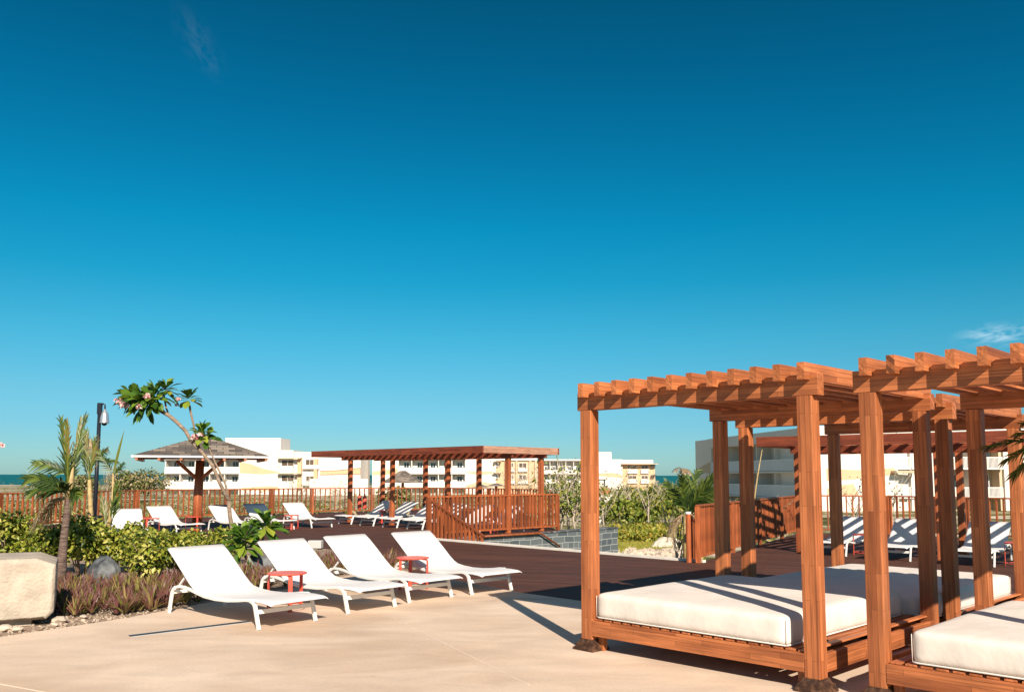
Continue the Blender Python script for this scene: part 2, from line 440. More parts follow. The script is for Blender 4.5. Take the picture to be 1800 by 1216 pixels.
def ground_mat():
    m = bpy.data.materials.new('sandy_scrub_ground'); m.use_nodes = True
    t = m.node_tree; b = t.nodes['Principled BSDF']; b.inputs['Roughness'].default_value = 0.95
    b.inputs['Specular IOR Level'].default_value = 0.1
    tc = t.nodes.new('ShaderNodeTexCoord')
    n1 = t.nodes.new('ShaderNodeTexNoise'); n1.inputs['Scale'].default_value = 0.16; n1.inputs['Detail'].default_value = 9
    n1.inputs['Roughness'].default_value = 0.7
    t.links.new(tc.outputs['Object'], n1.inputs['Vector'])
    c = t.nodes.new('ShaderNodeValToRGB'); e = c.color_ramp.elements
    e[0].position = 0.40; e[0].color = (0.06, 0.07, 0.02, 1)
    e[1].position = 0.60; e[1].color = (0.62, 0.53, 0.42, 1)
    k = e.new(0.47); k.color = (0.16, 0.15, 0.05, 1)
    k = e.new(0.52); k.color = (0.40, 0.33, 0.22, 1)
    t.links.new(n1.outputs['Fac'], c.inputs[0])
    n2 = t.nodes.new('ShaderNodeTexNoise'); n2.inputs['Scale'].default_value = 5; n2.inputs['Detail'].default_value = 6
    t.links.new(tc.outputs['Object'], n2.inputs['Vector'])
    mr = t.nodes.new('ShaderNodeMapRange'); mr.inputs[1].default_value = 0.3; mr.inputs[2].default_value = 0.7
    mr.inputs[3].default_value = 0.6; mr.inputs[4].default_value = 1.3
    t.links.new(n2.outputs['Fac'], mr.inputs[0])
    vm = t.nodes.new('ShaderNodeVectorMath'); vm.operation = 'SCALE'
    t.links.new(c.outputs[0], vm.inputs[0]); t.links.new(mr.outputs[0], vm.inputs['Scale'])
    t.links.new(vm.outputs[0], b.inputs['Base Color'])
    return m
MT['ground'] = ground_mat()
MT['sand'] = mat('white_beach_sand', (0.62, 0.54, 0.43), 0.95, 0.12, 0.6, bump=0.3, bscale=3)
MT['path'] = mat('pale_path_concrete', (0.62, 0.55, 0.46), 0.9, 0.12, 1.2)
MT['soil'] = mat('pinkish_gravel_soil', (0.24, 0.155, 0.10), 0.95, 0.4, 9, bump=1.0, bscale=45, col2=(0.46, 0.34, 0.25), sharp=(0.35, 0.7))
def sea_mat():
    m = bpy.data.materials.new('teal_sea_water'); m.use_nodes = True
    t = m.node_tree; b = t.nodes['Principled BSDF']
    b.inputs['Base Color'].default_value = (0.004, 0.105, 0.115, 1); b.inputs['Roughness'].default_value = 0.6
    b.inputs['Specular IOR Level'].default_value = 0.1
    tc = t.nodes.new('ShaderNodeTexCoord')
    mp = t.nodes.new('ShaderNodeMapping'); mp.inputs['Scale'].default_value = (0.002, 0.02, 1)
    t.links.new(tc.outputs['Object'], mp.inputs['Vector'])
    nz = t.nodes.new('ShaderNodeTexNoise'); nz.inputs['Scale'].default_value = 1.0; nz.inputs['Detail'].default_value = 6
    t.links.new(mp.outputs[0], nz.inputs['Vector'])
    c = t.nodes.new('ShaderNodeValToRGB'); c.color_ramp.elements[0].position = 0.35; c.color_ramp.elements[1].position = 0.7
    c.color_ramp.elements[0].color = (0.003, 0.085, 0.105, 1); c.color_ramp.elements[1].color = (0.008, 0.15, 0.15, 1)
    t.links.new(nz.outputs['Fac'], c.inputs[0]); t.links.new(c.outputs[0], b.inputs['Base Color'])
    return m
MT['sea'] = sea_mat()

# ------------------------------------------------------------------ mesh helpers
class MB:
    def __init__(s):
        s.v = []; s.f = []; s.uv = None
    def add(s, vs, fs):
        n = len(s.v)
        s.v.extend([tuple(p) for p in vs]); s.f.extend([tuple(i + n for i in f) for f in fs]); return s
    def box(s, x0, x1, y0, y1, z0, z1, M=None):
        vs = [Vector((x, y, z)) for z in (z0, z1) for y in (y0, y1) for x in (x0, x1)]
        if M: vs = [M @ p for p in vs]
        return s.add(vs, [(0, 2, 3, 1), (4, 5, 7, 6), (0, 1, 5, 4), (2, 6, 7, 3), (0, 4, 6, 2), (1, 3, 7, 5)])
    def bar(s, a, b, w_, h, up=(0, 0, 1)):
        a, b = Vector(a), Vector(b); d = (b - a).normalized()
        side = d.cross(Vector(up))
        if side.length < 1e-4: side = d.cross(Vector((1, 0, 0)))
        side.normalize(); u = side.cross(d).normalized()
        vs = [p + side * (i * w_ / 2) + u * (j * h / 2) for p in (a, b) for i, j in ((-1, -1), (1, -1), (1, 1), (-1, 1))]
        return s.add(vs, [(0, 1, 2, 3), (7, 6, 5, 4), (0, 4, 5, 1), (1, 5, 6, 2), (2, 6, 7, 3), (3, 7, 4, 0)])
    def sweep(s, pts, w_, h, side=(0, 1, 0)):
        """flat bar bent along pts, kept in a plane square to side"""
        side = Vector(side); P = [Vector(p) for p in pts]; vs = []; n = len(P)
        for i, p in enumerate(P):
            d = (P[min(i + 1, n - 1)] - P[max(i - 1, 0)]).normalized(); u = side.cross(d).normalized()
            for a, b in ((-1, -1), (1, -1), (1, 1), (-1, 1)):
                vs.append(p + side * (a * w_ / 2) + u * (b * h / 2))
        fs = [(0, 1, 2, 3), tuple(4 * (n - 1) + k for k in (3, 2, 1, 0))]
        for i in range(n - 1):
            for k in range(4):
                a = 4 * i + k; b = 4 * i + (k + 1) % 4
                fs.append((a, a + 4, b + 4, b))
        return s.add(vs, fs)
    def tube(s, pts, rad, n=8, cap=True):
        P = [Vector(p) for p in pts]; m = len(P)
        rr = rad if isinstance(rad, (list, tuple)) else [rad] * m
        vs = []; prev = None
        for i, p in enumerate(P):
            d = (P[min(i + 1, m - 1)] - P[max(i - 1, 0)]).normalized()
            if prev is None:
                a = d.orthogonal().normalized()
            else:
                a = (prev - d * prev.dot(d)).normalized()
            prev = a; b = d.cross(a)
            for k in range(n):
                t = 2 * math.pi * k / n
                vs.append(p + (a * math.cos(t) + b * math.sin(t)) * rr[i])
        fs = []
        for i in range(m - 1):
            for k in range(n):
                k2 = (k + 1) % n
                fs.append((i * n + k, i * n + k2, (i + 1) * n + k2, (i + 1) * n + k))
        if cap:
            fs.append(tuple(range(n - 1, -1, -1))); fs.append(tuple((m - 1) * n + k for k in range(n)))
        return s.add(vs, fs)
    def lathe(s, prof, c=(0, 0, 0), n=20):
        vs = []; m = len(prof)
        for r, z in prof:
            for k in range(n):
                t = 2 * math.pi * k / n
                vs.append((c[0] + r * math.cos(t), c[1] + r * math.sin(t), c[2] + z))
        fs = [(i * n + k, i * n + (k + 1) % n, (i + 1) * n + (k + 1) % n, (i + 1) * n + k) for i in range(m - 1) for k in range(n)]
        fs.append(tuple(range(n - 1, -1, -1))); fs.append(tuple((m - 1) * n + k for k in range(n)))
        return s.add(vs, fs)
    def build(s, name, m, parent=None, smooth=False, bevel=0.0, seg=2, uvs=None):
        me = bpy.data.meshes.new(name)
        me.from_pydata(s.v, [], s.f)
        me.materials.append(m)
        if smooth:
            me.polygons.foreach_set('use_smooth', [True] * len(me.polygons))
        if uvs is not None:
            ul = me.uv_layers.new(name='UVMap')
            for lp in me.loops:
                ul.data[lp.index].uv = uvs[lp.vertex_index]
        me.update()
        ob = bpy.data.objects.new(name, me)
        C.objects.link(ob)
        if parent: ob.parent = parent
        if bevel > 0:
            md = ob.modifiers.new('bevel', 'BEVEL'); md.width = bevel; md.segments = seg; md.limit_method = 'ANGLE'; md.angle_limit = R(40)
            me.polygons.foreach_set('use_smooth', [True] * len(me.polygons))
            ob.modifiers.new('wn', 'WEIGHTED_NORMAL')
        return ob

KIDS = {}
def thing(name, label, cat, loc=(0, 0, 0), rz=0.0, group=None):
    ob = bpy.data.objects.new(name, None)
    ob.empty_display_size = 0.2
    C.objects.link(ob)
    ob.location = loc; ob.rotation_euler = (0, 0, rz)
    ob['label'] = label; ob['category'] = cat
    if group: ob['group'] = group
    return ob
def tag(ob, label, cat, group=None, kind=None):
    ob['label'] = label; ob['category'] = cat
    if group: ob['group'] = group
    if kind: ob['kind'] = kind
    return ob
def struct(ob):
    ob['kind'] = 'structure'; return ob
def dup(ob, loc, rz, label, group=None):
    kids = {}
    for c in C.objects:
        if c.parent: kids.setdefault(c.parent, []).append(c)
    def rec(src, par):
        c = src.copy(); C.objects.link(c); c.parent = par
        for k in kids.get(src, []): rec(k, c)
        return c
    n = rec(ob, None)
    n.location = loc; n.rotation_euler = (0, 0, rz); n['label'] = label
    if group: n['group'] = group
    return n

# ================================================================== THE GROUND
def flat(name, pts, z, m, thick=0.0):
    mb = MB()
    n = len(pts)
    from mathutils.geometry import tessellate_polygon
    tris = [tuple(a) for a in tessellate_polygon([[Vector((p[0], p[1], 0)) for p in pts]])]
    def upw(a):
        A, B, D = (pts[i] for i in a)
        return a if (B[0] - A[0]) * (D[1] - A[1]) - (B[1] - A[1]) * (D[0] - A[0]) > 0 else a[::-1]
    tris = [upw(a) for a in tris]
    if thick:
        vs = [(p[0], p[1], z) for p in pts] + [(p[0], p[1], z - thick) for p in pts]
        fs = tris + [(i, i + n, (i + 1) % n + n, (i + 1) % n) for i in range(n)]
    else:
        vs = [(p[0], p[1], z) for p in pts]; fs = tris
    mb.add(vs, fs)
    return struct(mb.build(name, m))

EDGE0 = G(915, 1041, 0.0)                      # the joint between cream patio and brown deck runs along E1 through here
e_lo = EDGE0 + E1 * 14
BED_TIP = EDGE0 - E1 * 3.3
def terrain_z(x, y):
    if y < 30: return -1.15
    if y < 70: return -1.15 - (y - 30) * 0.018
    return max(-1.87 - (y - 70) * 0.0055, -9)
SHORE = 560.0
def build_ground():
    ys = [-30, 0, 10, 16, 20, 24, 28, 34, 42, 52, 64, 80, 100, 130, 170, 220, 280, 340, 400, 460, 520, SHORE, 620, 900]
    xs = [-900, -500, -300, -200, -140, -100, -70, -50, -35, -24, -16, -10, -5, 0, 5, 10, 16, 24, 35, 50, 70, 100, 140, 200, 300, 500, 900]
    random.seed(3)
    vs = []; fs = []
    for y in ys:
        for x in xs:
            z = terrain_z(x, y) + (random.uniform(-0.12, 0.12) if y > 30 else 0)
            if y > 500: z = -5.2 - (y - 500) * 0.02
            vs.append((x, y, z))
    nx = len(xs)
    for j in range(len(ys) - 1):
        for i in range(nx - 1):
            a = j * nx + i; fs.append((a, a + 1, a + nx + 1, a + nx))
    struct(MB().add(vs, fs).build('ground', MT['ground'], smooth=True))
build_ground()
flat('beach', [(-900, 488), (60, 488), (60, 541), (-900, 541)], -4.9, MT['sand']).name = 'beach'
flat('sea', [(-40000, 540), (40000, 540), (40000, 50000), (-40000, 50000)], -5.9, MT['sea'])

# brown deck: one slab whose front edge is the patio joint; the far edge follows the white kerb
K0 = G(766, 949, ZD); K1 = K0 + E1 * ((G(1240, 988, ZD) - K0).length)
RF_A = G(1228, 989, ZD)                       # corner of the right-hand fence
ds = [EDGE0 + E1 * 16, EDGE0 - E1 * 22, Vector((-22, 22)), Vector((-17.5, 24.0)), Vector((-14.0, 31.5)), Vector((-9.0, 38.2)), Vector((-3.5, 43.0)), Vector((2.6, 44.0))]
FB_A = K0 - E1 * 0.55                          # far platform edge starts here
FB_A = G(752, 946, ZD)
FB_L = 5.05
FB_B = FB_A + E2 * FB_L
deck_far = [K0 - E1 * 0.2, FB_A, FB_B]
RF_B = G(1405, 869.5, ZD + 1.1); RF_C = G(1560, 870.5, ZD + 1.1); RF_D = G(1850, 876, ZD + 1.1)
deck_pts = [EDGE0 + E1 * 16, Vector((26, 12)), RF_D + Vector((3, 0.1)), RF_D + Vector((0, 0.15)), RF_C + Vector((0, 0.15)), RF_B + Vector((0, 0.15)), RF_A, K1, K0 - E1 * 0.35] + [FB_A, FB_B, FB_B + Vector((-1.5, 19.0)), Vector((-3.5, 43.0)), Vector((-9.0, 38.2)), Vector((-14.0, 31.5)), Vector((-17.5, 24.0)), Vector((-22, 22)), Vector((-22, 12)), EDGE0 - E1 * 14]
deck_pts = [Vector(p) for p in deck_pts]
# ensure upward normal
def area(ps): return sum(ps[i][0] * ps[(i + 1) % len(ps)][1] - ps[(i + 1) % len(ps)][0] * ps[i][1] for i in range(len(ps)))
if area(deck_pts) < 0: deck_pts.reverse()
flat('deck', deck_pts, ZD, MT['deck'], 0.35)

# planting bed and patio in front of the deck
bed_edge = [G(-60, 1130), G(0, 1119), G(120, 1101), G(230, 1084), G(345, 1062), G(430, 1047), G(500, 1036), G(560, 1022), G(620, 1009), G(700, 1000)]
patio_pts = [EDGE0 + E1 * 16, EDGE0 + E1 * 0, G(700, 1000)] + bed_edge[::-1][1:] + [Vector((-9, 6)), Vector((-9, -4)), Vector((14, -4))]
if area(patio_pts) < 0: patio_pts.reverse()
flat('patio', patio_pts, 0.0, MT['patio'], 0.3)
bed_pts = bed_edge + [G(735, 994, 0), G(690, 982, 0), G(600, 965, 0), G(520, 958, 0), G(440, 952, 0), G(300, 952, 0), G(150, 950, 0), G(-80, 950, 0)]
if area(bed_pts) < 0: bed_pts.reverse()
flat('planting_bed', bed_pts, -0.02, MT['soil'], 0.3)
# pale kerb along the deck edge
kb = MB()
def kerb(a, b, w_=0.10, z0=-0.4, z1=-0.01):
    kb.bar((a.x, a.y, (z0 + z1) / 2), (b.x, b.y, (z0 + z1) / 2), w_, z1 - z0)
nrm = Vector((E2.x, E2.y)) * 0.06
kerb(K0 + nrm - E1 * 0.1, K1 + nrm)
ko = kb.build('kerb', MT['concrete_white']); struct(ko)

# ================================================================== SHADED DAYBEDS (wooden cabanas)
W_, D_, S_, HP = 2.20, 2.28, 0.125, 2.21
def cabana(label, loc, rz, first=None):
    if first:
        return dup(first, loc, rz, label)
    t = thing('daybed_pergola', label, 'pergola', loc, rz, 'wooden daybed pergolas')
    # local frame: x along the front beam, y into the depth; origin is the near corner of the first post
    px = [(-S_, 0), (W_ - S_, 0), (-S_, D_), (W_ - S_, D_)]
    for (x, y) in px:
        p = MB().box(x, x + S_, y, y + S_, 0.085, HP).build('post', MT['wz'], t, bevel=0.005)
        f = MB()
        prof = [(0.055, 0.0), (0.055, 0.022), (0.040, 0.034), (0.040, 0.058), (0.022, 0.066), (0.010, 0.092), (0.010, 0.10)]
        vs = []; fs = []
        random.seed(int(x * 10 + y * 7))
        for g, z in prof:
            j = lambda: random.uniform(-0.0025, 0.0025)
            vs += [(x - g + j(), y - g + j(), z), (x + S_ + g + j(), y - g + j(), z), (x + S_ + g + j(), y + S_ + g + j(), z), (x - g + j(), y + S_ + g + j(), z)]
        for i in range(len(prof) - 1):
            for k in range(4):
                a = 4 * i + k; b = 4 * i + (k + 1) % 4; fs.append((a, b, b + 4, a + 4))
        fs += [(3, 2, 1, 0), tuple(4 * (len(prof) - 1) + k for k in range(4))]
        f.add(vs, fs).build('foot', MT['foot'], p)
    bt = HP + 0.165
    for (y0, y1) in ((0.012, 0.112), (D_ + 0.012, D_ + 0.112)):
        MB().box(-S_ - 0.045, W_ + 0.05, y0, y1, HP + 0.001, bt).build('beam', MT['wx'], t, bevel=0.004)
    n = 12
    for i in range(n):
        x = -S_ + 0.078 + i * (W_ + 0.008) / (n - 1)
        # rafters are notched over the beams
        r_ = MB()
        z0, z1 = bt - 0.045, bt + 0.085
        y0, y1 = -0.085, D_ + 0.20
        pr = [(y0, z0), (0.008, z0), (0.008, bt + 0.002), (0.116, bt + 0.002), (0.116, z0), (D_ + 0.008, z0), (D_ + 0.008, bt + 0.002), (D_ + 0.116, bt + 0.002), (D_ + 0.116, z0), (y1, z0), (y1, z1), (y0, z1)]
        hw = 0.03
        vs = [(x - hw, a, b) for a, b in pr] + [(x + hw, a, b) for a, b in pr]
        m_ = len(pr)
        fs = [(i0, (i0 + 1) % m_, (i0 + 1) % m_ + m_, i0 + m_) for i0 in range(m_)]
        # side faces as convex pieces
        def q(*a):
            fs.append(tuple(reversed(a))); fs.append(tuple(k + m_ for k in a))
        # build caps by quads: head segments
        top = [(0.008, z1), (0.116, z1), (D_ + 0.008, z1), (D_ + 0.116, z1)]
        base = len(vs)
        vs += [(x - hw, a, b) for a, b in top] + [(x + hw, a, b) for a, b in top]
        for o_, T in ((0, base), (m_, base + 4)):
            seg = [(0, 1, T - o_ + 0, 11), (2, 3, T - o_ + 1, T - o_ + 0), (4, 5, T - o_ + 2, T - o_ + 1), (6, 7, T - o_ + 3, T - o_ + 2), (8, 9, 10, T - o_ + 3)]
            seg[0] = (0, 1, 2, T - o_ + 0, 11); seg[2] = (4, 5, 6, T - o_ + 2, T - o_ + 1, 3); seg[4] = (8, 9, 10, T - o_ + 3, 7)
            for a in seg:
                a = tuple(k + o_ for k in a)
                fs.append(a if o_ else tuple(reversed(a)))
        r_.add(vs, fs).build('rafter', MT['wy'], t)
    # low bed frame between the posts
    zr0, zr1 = 0.135, 0.273
    MB().box(0.002, W_ - S_ - 0.002, 0.0, 0.05, zr0, zr1).build('bed_rail', MT['wx'], t, bevel=0.004)
    MB().box(0.002, W_ - S_ - 0.002, D_ + S_ - 0.05, D_ + S_, zr0, zr1).build('bed_rail', MT['wx'], t, bevel=0.004)
    MB().box(W_ - 0.052, W_ - 0.002, S_ + 0.002, D_ - 0.002, zr0, zr1).build('bed_rail', MT['wy'], t, bevel=0.004)
    MB().box(-S_ + 0.002, -S_ + 0.052, S_ + 0.002, D_ - 0.002, zr0, zr1).build('bed_rail', MT['wy'], t, bevel=0.004)
    for (x, y) in ((0.02, 0.07), (W_ - S_ - 0.09, 0.07), (0.02, D_ - 0.02), (W_ - S_ - 0.09, D_ - 0.02)):
        MB().box(x, x + 0.06, y, y + 0.06, 0.0, 0.24).build('bed_leg', MT['wz'], t, bevel=0.003)
    sl_ = MB()
    x = 0.02
    while x < W_ - 0.12:
        sl_.box(x, x + 0.075, 0.03, D_ + S_ - 0.03, 0.2745, 0.288)
        x += 0.105
    sl_.build('bed_slats', MT['wy'], t, bevel=0.002)
    # inner edge board beside the mattress
    MB().box(W_ - 0.125, W_ - 0.06, S_ + 0.01, D_ - 0.01, 0.298, 0.312).build('edge_board', MT['wy'], t, bevel=0.002)
    return t
RZ = -(math.pi / 2 - PHI)      # local x onto E1
RZ = math.atan2(E1.y, E1.x)
cab1 = cabana('wooden daybed pergola nearest the white loungers, its dark foot on the cream patio', (0.735, 8.17, 0), RZ)
cab2 = cabana('wooden daybed pergola cut off by the right edge of the photo', (2.655, 6.34, 0), RZ, cab1)
cab3 = cabana('wooden daybed pergola standing on the brown deck behind the other two', (2.74, 10.12, ZD), RZ, cab1)

def mattress(label, loc, x0, x1, y0, y1, z0, z1, seed):
    t = thing('mattress', label, 'mattress', loc, RZ, 'cream daybed mattresses')
    random.seed(seed)
    nx, ny, nz = 26, 26, 6
    vs = []; fs = []; idx = {}
    import itertools
    def P(i, j, k):
        key = (i, j, k)
        if key in idx: return idx[key]
        a, b, c = i / nx * 2 - 1, j / ny * 2 - 1, k / nz * 2 - 1
        # pillow: faces bulge a little, edges stay rounded
        hx, hy, hz = (x1 - x0) / 2, (y1 - y0) / 2, (z1 - z0) / 2
        X, Y, Z = a * hx, b * hy, c * hz
        r = 0.036
        q = Vector((max(abs(X) - (hx - r), 0) * (1 if X > 0 else -1), max(abs(Y) - (hy - r), 0) * (1 if Y > 0 else -1), max(abs(Z) - (hz - r), 0) * (1 if Z > 0 else -1)))
        if q.length > r:
            core = Vector((X, Y, Z)) - q
            qq = q.normalized() * r
            X, Y, Z = core + qq
        bul = (1 - a * a) * (1 - b * b)
        if c > 0.9: Z += 0.012 * bul + 0.004 * math.sin(a * 7 + seed) * math.cos(b * 5)
        if abs(a) > 0.95: X += math.copysign(0.009, a) * (1 - c * c) * (1 - b ** 4) + 0.003 * math.sin(b * 19 + seed)
        if abs(b) > 0.95: Y += math.copysign(0.009, b) * (1 - c * c) * (1 - a ** 4) + 0.003 * math.sin(a * 17 + seed)
        idx[key] = len(vs)
        vs.append((X + (x0 + x1) / 2, Y + (y0 + y1) / 2, Z + (z0 + z1) / 2))
        return idx[key]
    # denser spacing near the rims comes from the clamp above
    for i in range(nx):
        for j in range(ny):
            fs.append((P(i, j, nz), P(i + 1, j, nz), P(i + 1, j + 1, nz), P(i, j + 1, nz)))
            fs.append((P(i, j, 0), P(i, j + 1, 0), P(i + 1, j + 1, 0), P(i + 1, j, 0)))
    for i in range(nx):
        for k in range(nz):
            fs.append((P(i, 0, k), P(i + 1, 0, k), P(i + 1, 0, k + 1), P(i, 0, k + 1)))
            fs.append((P(i, ny, k), P(i, ny, k + 1), P(i + 1, ny, k + 1), P(i + 1, ny, k)))
    for j in range(ny):
        for k in range(nz):
            fs.append((P(0, j, k), P(0, j, k + 1), P(0, j + 1, k + 1), P(0, j + 1, k)))
            fs.append((P(nx, j, k), P(nx, j + 1, k), P(nx, j + 1, k + 1), P(nx, j, k + 1)))
    ob = MB().add(vs, fs).build('cushion', MT['cushion'], t, smooth=True)
    sb = ob.modifiers.new('sub', 'SUBSURF'); sb.levels = 1; sb.render_levels = 1
    r = 0.05
    for zz in (z0 + 0.012, ):
        loop = []
        cx = [(x0 + r, y0 + r, math.pi), (x1 - r, y0 + r, 1.5 * math.pi), (x1 - r, y1 - r, 0), (x0 + r, y1 - r, 0.5 * math.pi)]
        for (ax, ay, a0) in cx:
            for q in range(5):
                tt = a0 + q * math.pi / 8
                loop.append((ax + (r - 0.008) * math.cos(tt), ay + (r - 0.008) * math.sin(tt), zz))
        loop.append(loop[0])
        MB().tube(loop, 0.007, 6, False).build('piping', MT['piping'], t, smooth=True)
    for (ax, ay, a0) in cx:
        tt = a0 + math.pi / 4
        X, Y = ax + 0.0525 * math.cos(tt), ay + 0.0525 * math.sin(tt)
        MB().tube([(X, Y, z0 + 0.015), (X + 0.001 * math.cos(tt), Y + 0.001 * math.sin(tt), (z0 + z1) / 2), (X, Y, z1 - 0.03)], 0.003, 6).build('piping', MT['cushion'], t, smooth=True)
    return t
mattress('cream mattress on the daybed nearest the white loungers', (0.735, 8.17, 0), 0.02, 1.93, 0.025, 2.26, 0.292, 0.528, 1)
mattress('cream mattress cut off by the right edge, on the nearest daybed', (2.655, 6.34, 0), 0.16, 2.07, 0.03, 2.26, 0.292, 0.528, 2)
mattress('cream mattress in the deepest shade, on the daybed behind the others', (2.74, 10.12, ZD), 0.16, 2.07, -0.42, 2.20, 0.292, 0.528, 3)

# ================================================================== SUN LOUNGERS
def make_lounger(label):
    t = thing('sun_lounger', label, 'sun lounger')
    prof = [(-0.06, 0.745), (0.05, 0.675), (0.17, 0.59), (0.30, 0.495), (0.42, 0.405), (0.53, 0.335), (0.63, 0.295), (0.75, 0.272), (0.92, 0.262), (1.15, 0.268), (1.38, 0.285), (1.60, 0.303), (1.80, 0.305), (1.93, 0.298), (2.00, 0.283)]
    hw = 0.375
    cols = [-1, -0.97, -0.9, -0.6, -0.2, 0.2, 0.6, 0.9, 0.97, 1]
    vs = []; fs = []
    n = len(prof); m = len(cols)
    for side in (0, 1):
        for i, (x, z) in enumerate(prof):
            a = prof[max(i - 1, 0)]; b = prof[min(i + 1, n - 1)]
            dx, dz = b[0] - a[0], b[1] - a[1]; l = math.hypot(dx, dz); nx_, nz_ = -dz / l, dx / l
            for c in cols:
                sag = 0.022 * (1 - c * c) * math.sin(math.pi * min(1, max(0, i / (n - 1))))
                edge = 0.0 if abs(c) < 0.95 else (0.010 if abs(c) < 0.99 else 0.018)
                wd = hw * (1.0 if i < n - 1 else 0.97)
                off = -sag - edge - (0.012 if side else 0)
                vs.append((x + nx_ * off, c * wd, z + nz_ * off))
    base = n * m
    for i in range(n - 1):
        for j in range(m - 1):
            a = i * m + j
            fs.append((a, a + m, a + m + 1, a + 1))
            fs.append((base + a, base + a + 1, base + a + m + 1, base + a + m))
    for i in range(n - 1):
        a = i * m; fs.append((a, base + a, base + a + m, a + m))
        a = i * m + m - 1; fs.append((a, a + m, base + a + m, base + a))
    for j in range(m - 1):
        fs.append((j, j + 1, base + j + 1, base + j))
        a = (n - 1) * m + j; fs.append((a, base + a, base + a + 1, a + 1))
    MB().add(vs, fs).build('sling', MT['sling'], t, smooth=True)
    fr = [(0.13, 0.300), (0.20, 0.318), (0.32, 0.316), (0.46, 0.298), (0.60, 0.272), (0.75, 0.250), (0.95, 0.240), (1.2, 0.246), (1.40, 0.266), (1.54, 0.284), (1.62, 0.286)]
    for s in (-1, 1):
        y = s * (hw - 0.012)
        MB().sweep([(x, y, z) for x, z in fr], 0.028, 0.034).build('side_frame', MT['alu'], t, bevel=0.006)
        MB().sweep([(x, y, z) for x, z in [(0.13, 0.300), (0.085, 0.278), (0.055, 0.24), (0.035, 0.17), (0.0, 0.0)]], 0.030, 0.044).build('leg', MT['alu'], t, bevel=0.006)
        MB().sweep([(x, y, z) for x, z in [(1.62, 0.286), (1.672, 0.272), (1.705, 0.238), (1.728, 0.17), (1.785, 0.0)]], 0.030, 0.046).build('leg', MT['alu'], t, bevel=0.006)
        # strut that props the backrest
        MB().bar((0.10, s * (hw - 0.05), 0.285), (0.30, s * (hw - 0.05), 0.46), 0.02, 0.022).build('backrest_strut', MT['alu'], t)
    MB().bar((0.07, -hw + 0.02, 0.245), (0.07, hw - 0.02, 0.245), 0.022, 0.045).build('crossbar', MT['alu'], t, bevel=0.004)
    MB().bar((1.725, -hw + 0.02, 0.175), (1.725, hw - 0.02, 0.175), 0.022, 0.045).build('crossbar', MT['alu'], t, bevel=0.004)
    MB().bar((0.56, -hw + 0.02, 0.27), (0.56, hw - 0.02, 0.27), 0.02, 0.03).build('crossbar', MT['alu'], t)
    return t
LG = None
def put_lounger(label, foot_px, head=None, top_px=None, side=-1, group='', z=0.0, at=None):
    """foot_px: where the front leg on the given side stands; heading is azimuth of the foot end"""
    global LG
    P0 = at if at is not None else G(*foot_px, z)
    if top_px is not None:
        best = None
        for k in range(0, 900):
            h = R(90 + k * 0.1)
            d = Vector((math.sin(h), math.cos(h)))
            q = P0 - d * 1.845
            r = ray(*top_px)
            e = abs(q.x / q.y - r.x / r.y)
            if best is None or e < best[0]: best = (e, h)
        h = best[1]
    else:
        h = R(head)
    d = Vector((math.sin(h), math.cos(h)))
    right = Vector((math.cos(h), -math.sin(h)))
    o_ = P0 - d * 1.785 + right * (side * 0.363)
    ang = math.atan2(d.y, d.x)
    if LG is None:
        LG = make_lounger(label)
        LG.location = (o_.x, o_.y, z); LG.rotation_euler = (0, 0, ang); LG['group'] = group
        return LG
    return dup(LG, (o_.x, o_.y, z), ang, label, group)
g1 = 'white loungers in a row on the cream patio'
put_lounger('white sun lounger closest to the camera, left end of the patio row above the drain', (455, 1107), top_px=(297, 966), group=g1)
put_lounger('white sun lounger second from left on the patio, behind the first red table', (612, 1079), top_px=(454, 953), group=g1)
put_lounger('white sun lounger on the patio with the second red table at its far side', (720, 1060), top_px=(570, 945), group=g1)
put_lounger('white sun lounger at the right end of the patio row, beside the deck edge', (830, 1046), top_px=(689, 937), group=g1)
g2 = 'white loungers in front of the back fence'
put_lounger('white lounger on the back deck seen end on, left of the shingled sunshade', (203, 952), head=152, group=g2, z=ZD)
put_lounger('white lounger on the back deck directly in front of the sunshade column', (311, 940), top_px=(258, 881), group=g2, z=ZD)
put_lounger('white lounger on the back deck just right of the sunshade column, its top in shade', (419, 936), top_px=(366, 881), group=g2, z=ZD)
put_lounger('white lounger on the back deck half hidden behind the big-leaved plant', (479, 932), top_px=(428, 883), group=g2, z=ZD)
put_lounger('fully visible back-deck lounger beside a red table, left of the long pergola', (548, 928), top_px=(497, 881), group=g2, z=ZD)
g3 = 'striped-shade loungers under the left pergola'
b0 = G(617, 921.5, ZD); b2 = G(707, 928.5, ZD)
stp = (b2 - b0) / 2 * 0.90
lab3 = ['lounger with striped shade, farthest left under the left pergola', 'second lounger with striped shade under the left pergola, beside a front post',
        'third striped-shade lounger under the left pergola, partly behind the railing corner', 'lounger seen through the railing just right of its corner',
        'lounger seen through the middle of the near railing', 'lounger seen through the right part of the near railing']
for i in range(6):
    put_lounger(lab3[i], None, head=225.4, side=1, group=g3, z=ZD, at=b0 + stp * i)
g4 = 'striped-shade loungers under the right pergola'
for px, lb in zip([(1487, 978), (1600, 987), (1748, 997)], ['striped-shade lounger under the right pergola, leftmost, behind the pale grey post',
                   'striped-shade lounger under the right pergola, middle of three', 'striped-shade lounger under the right pergola, rightmost, beside a red table']):
    put_lounger(lb, px, head=180 + 38.5, side=1, group=g4, z=ZD)

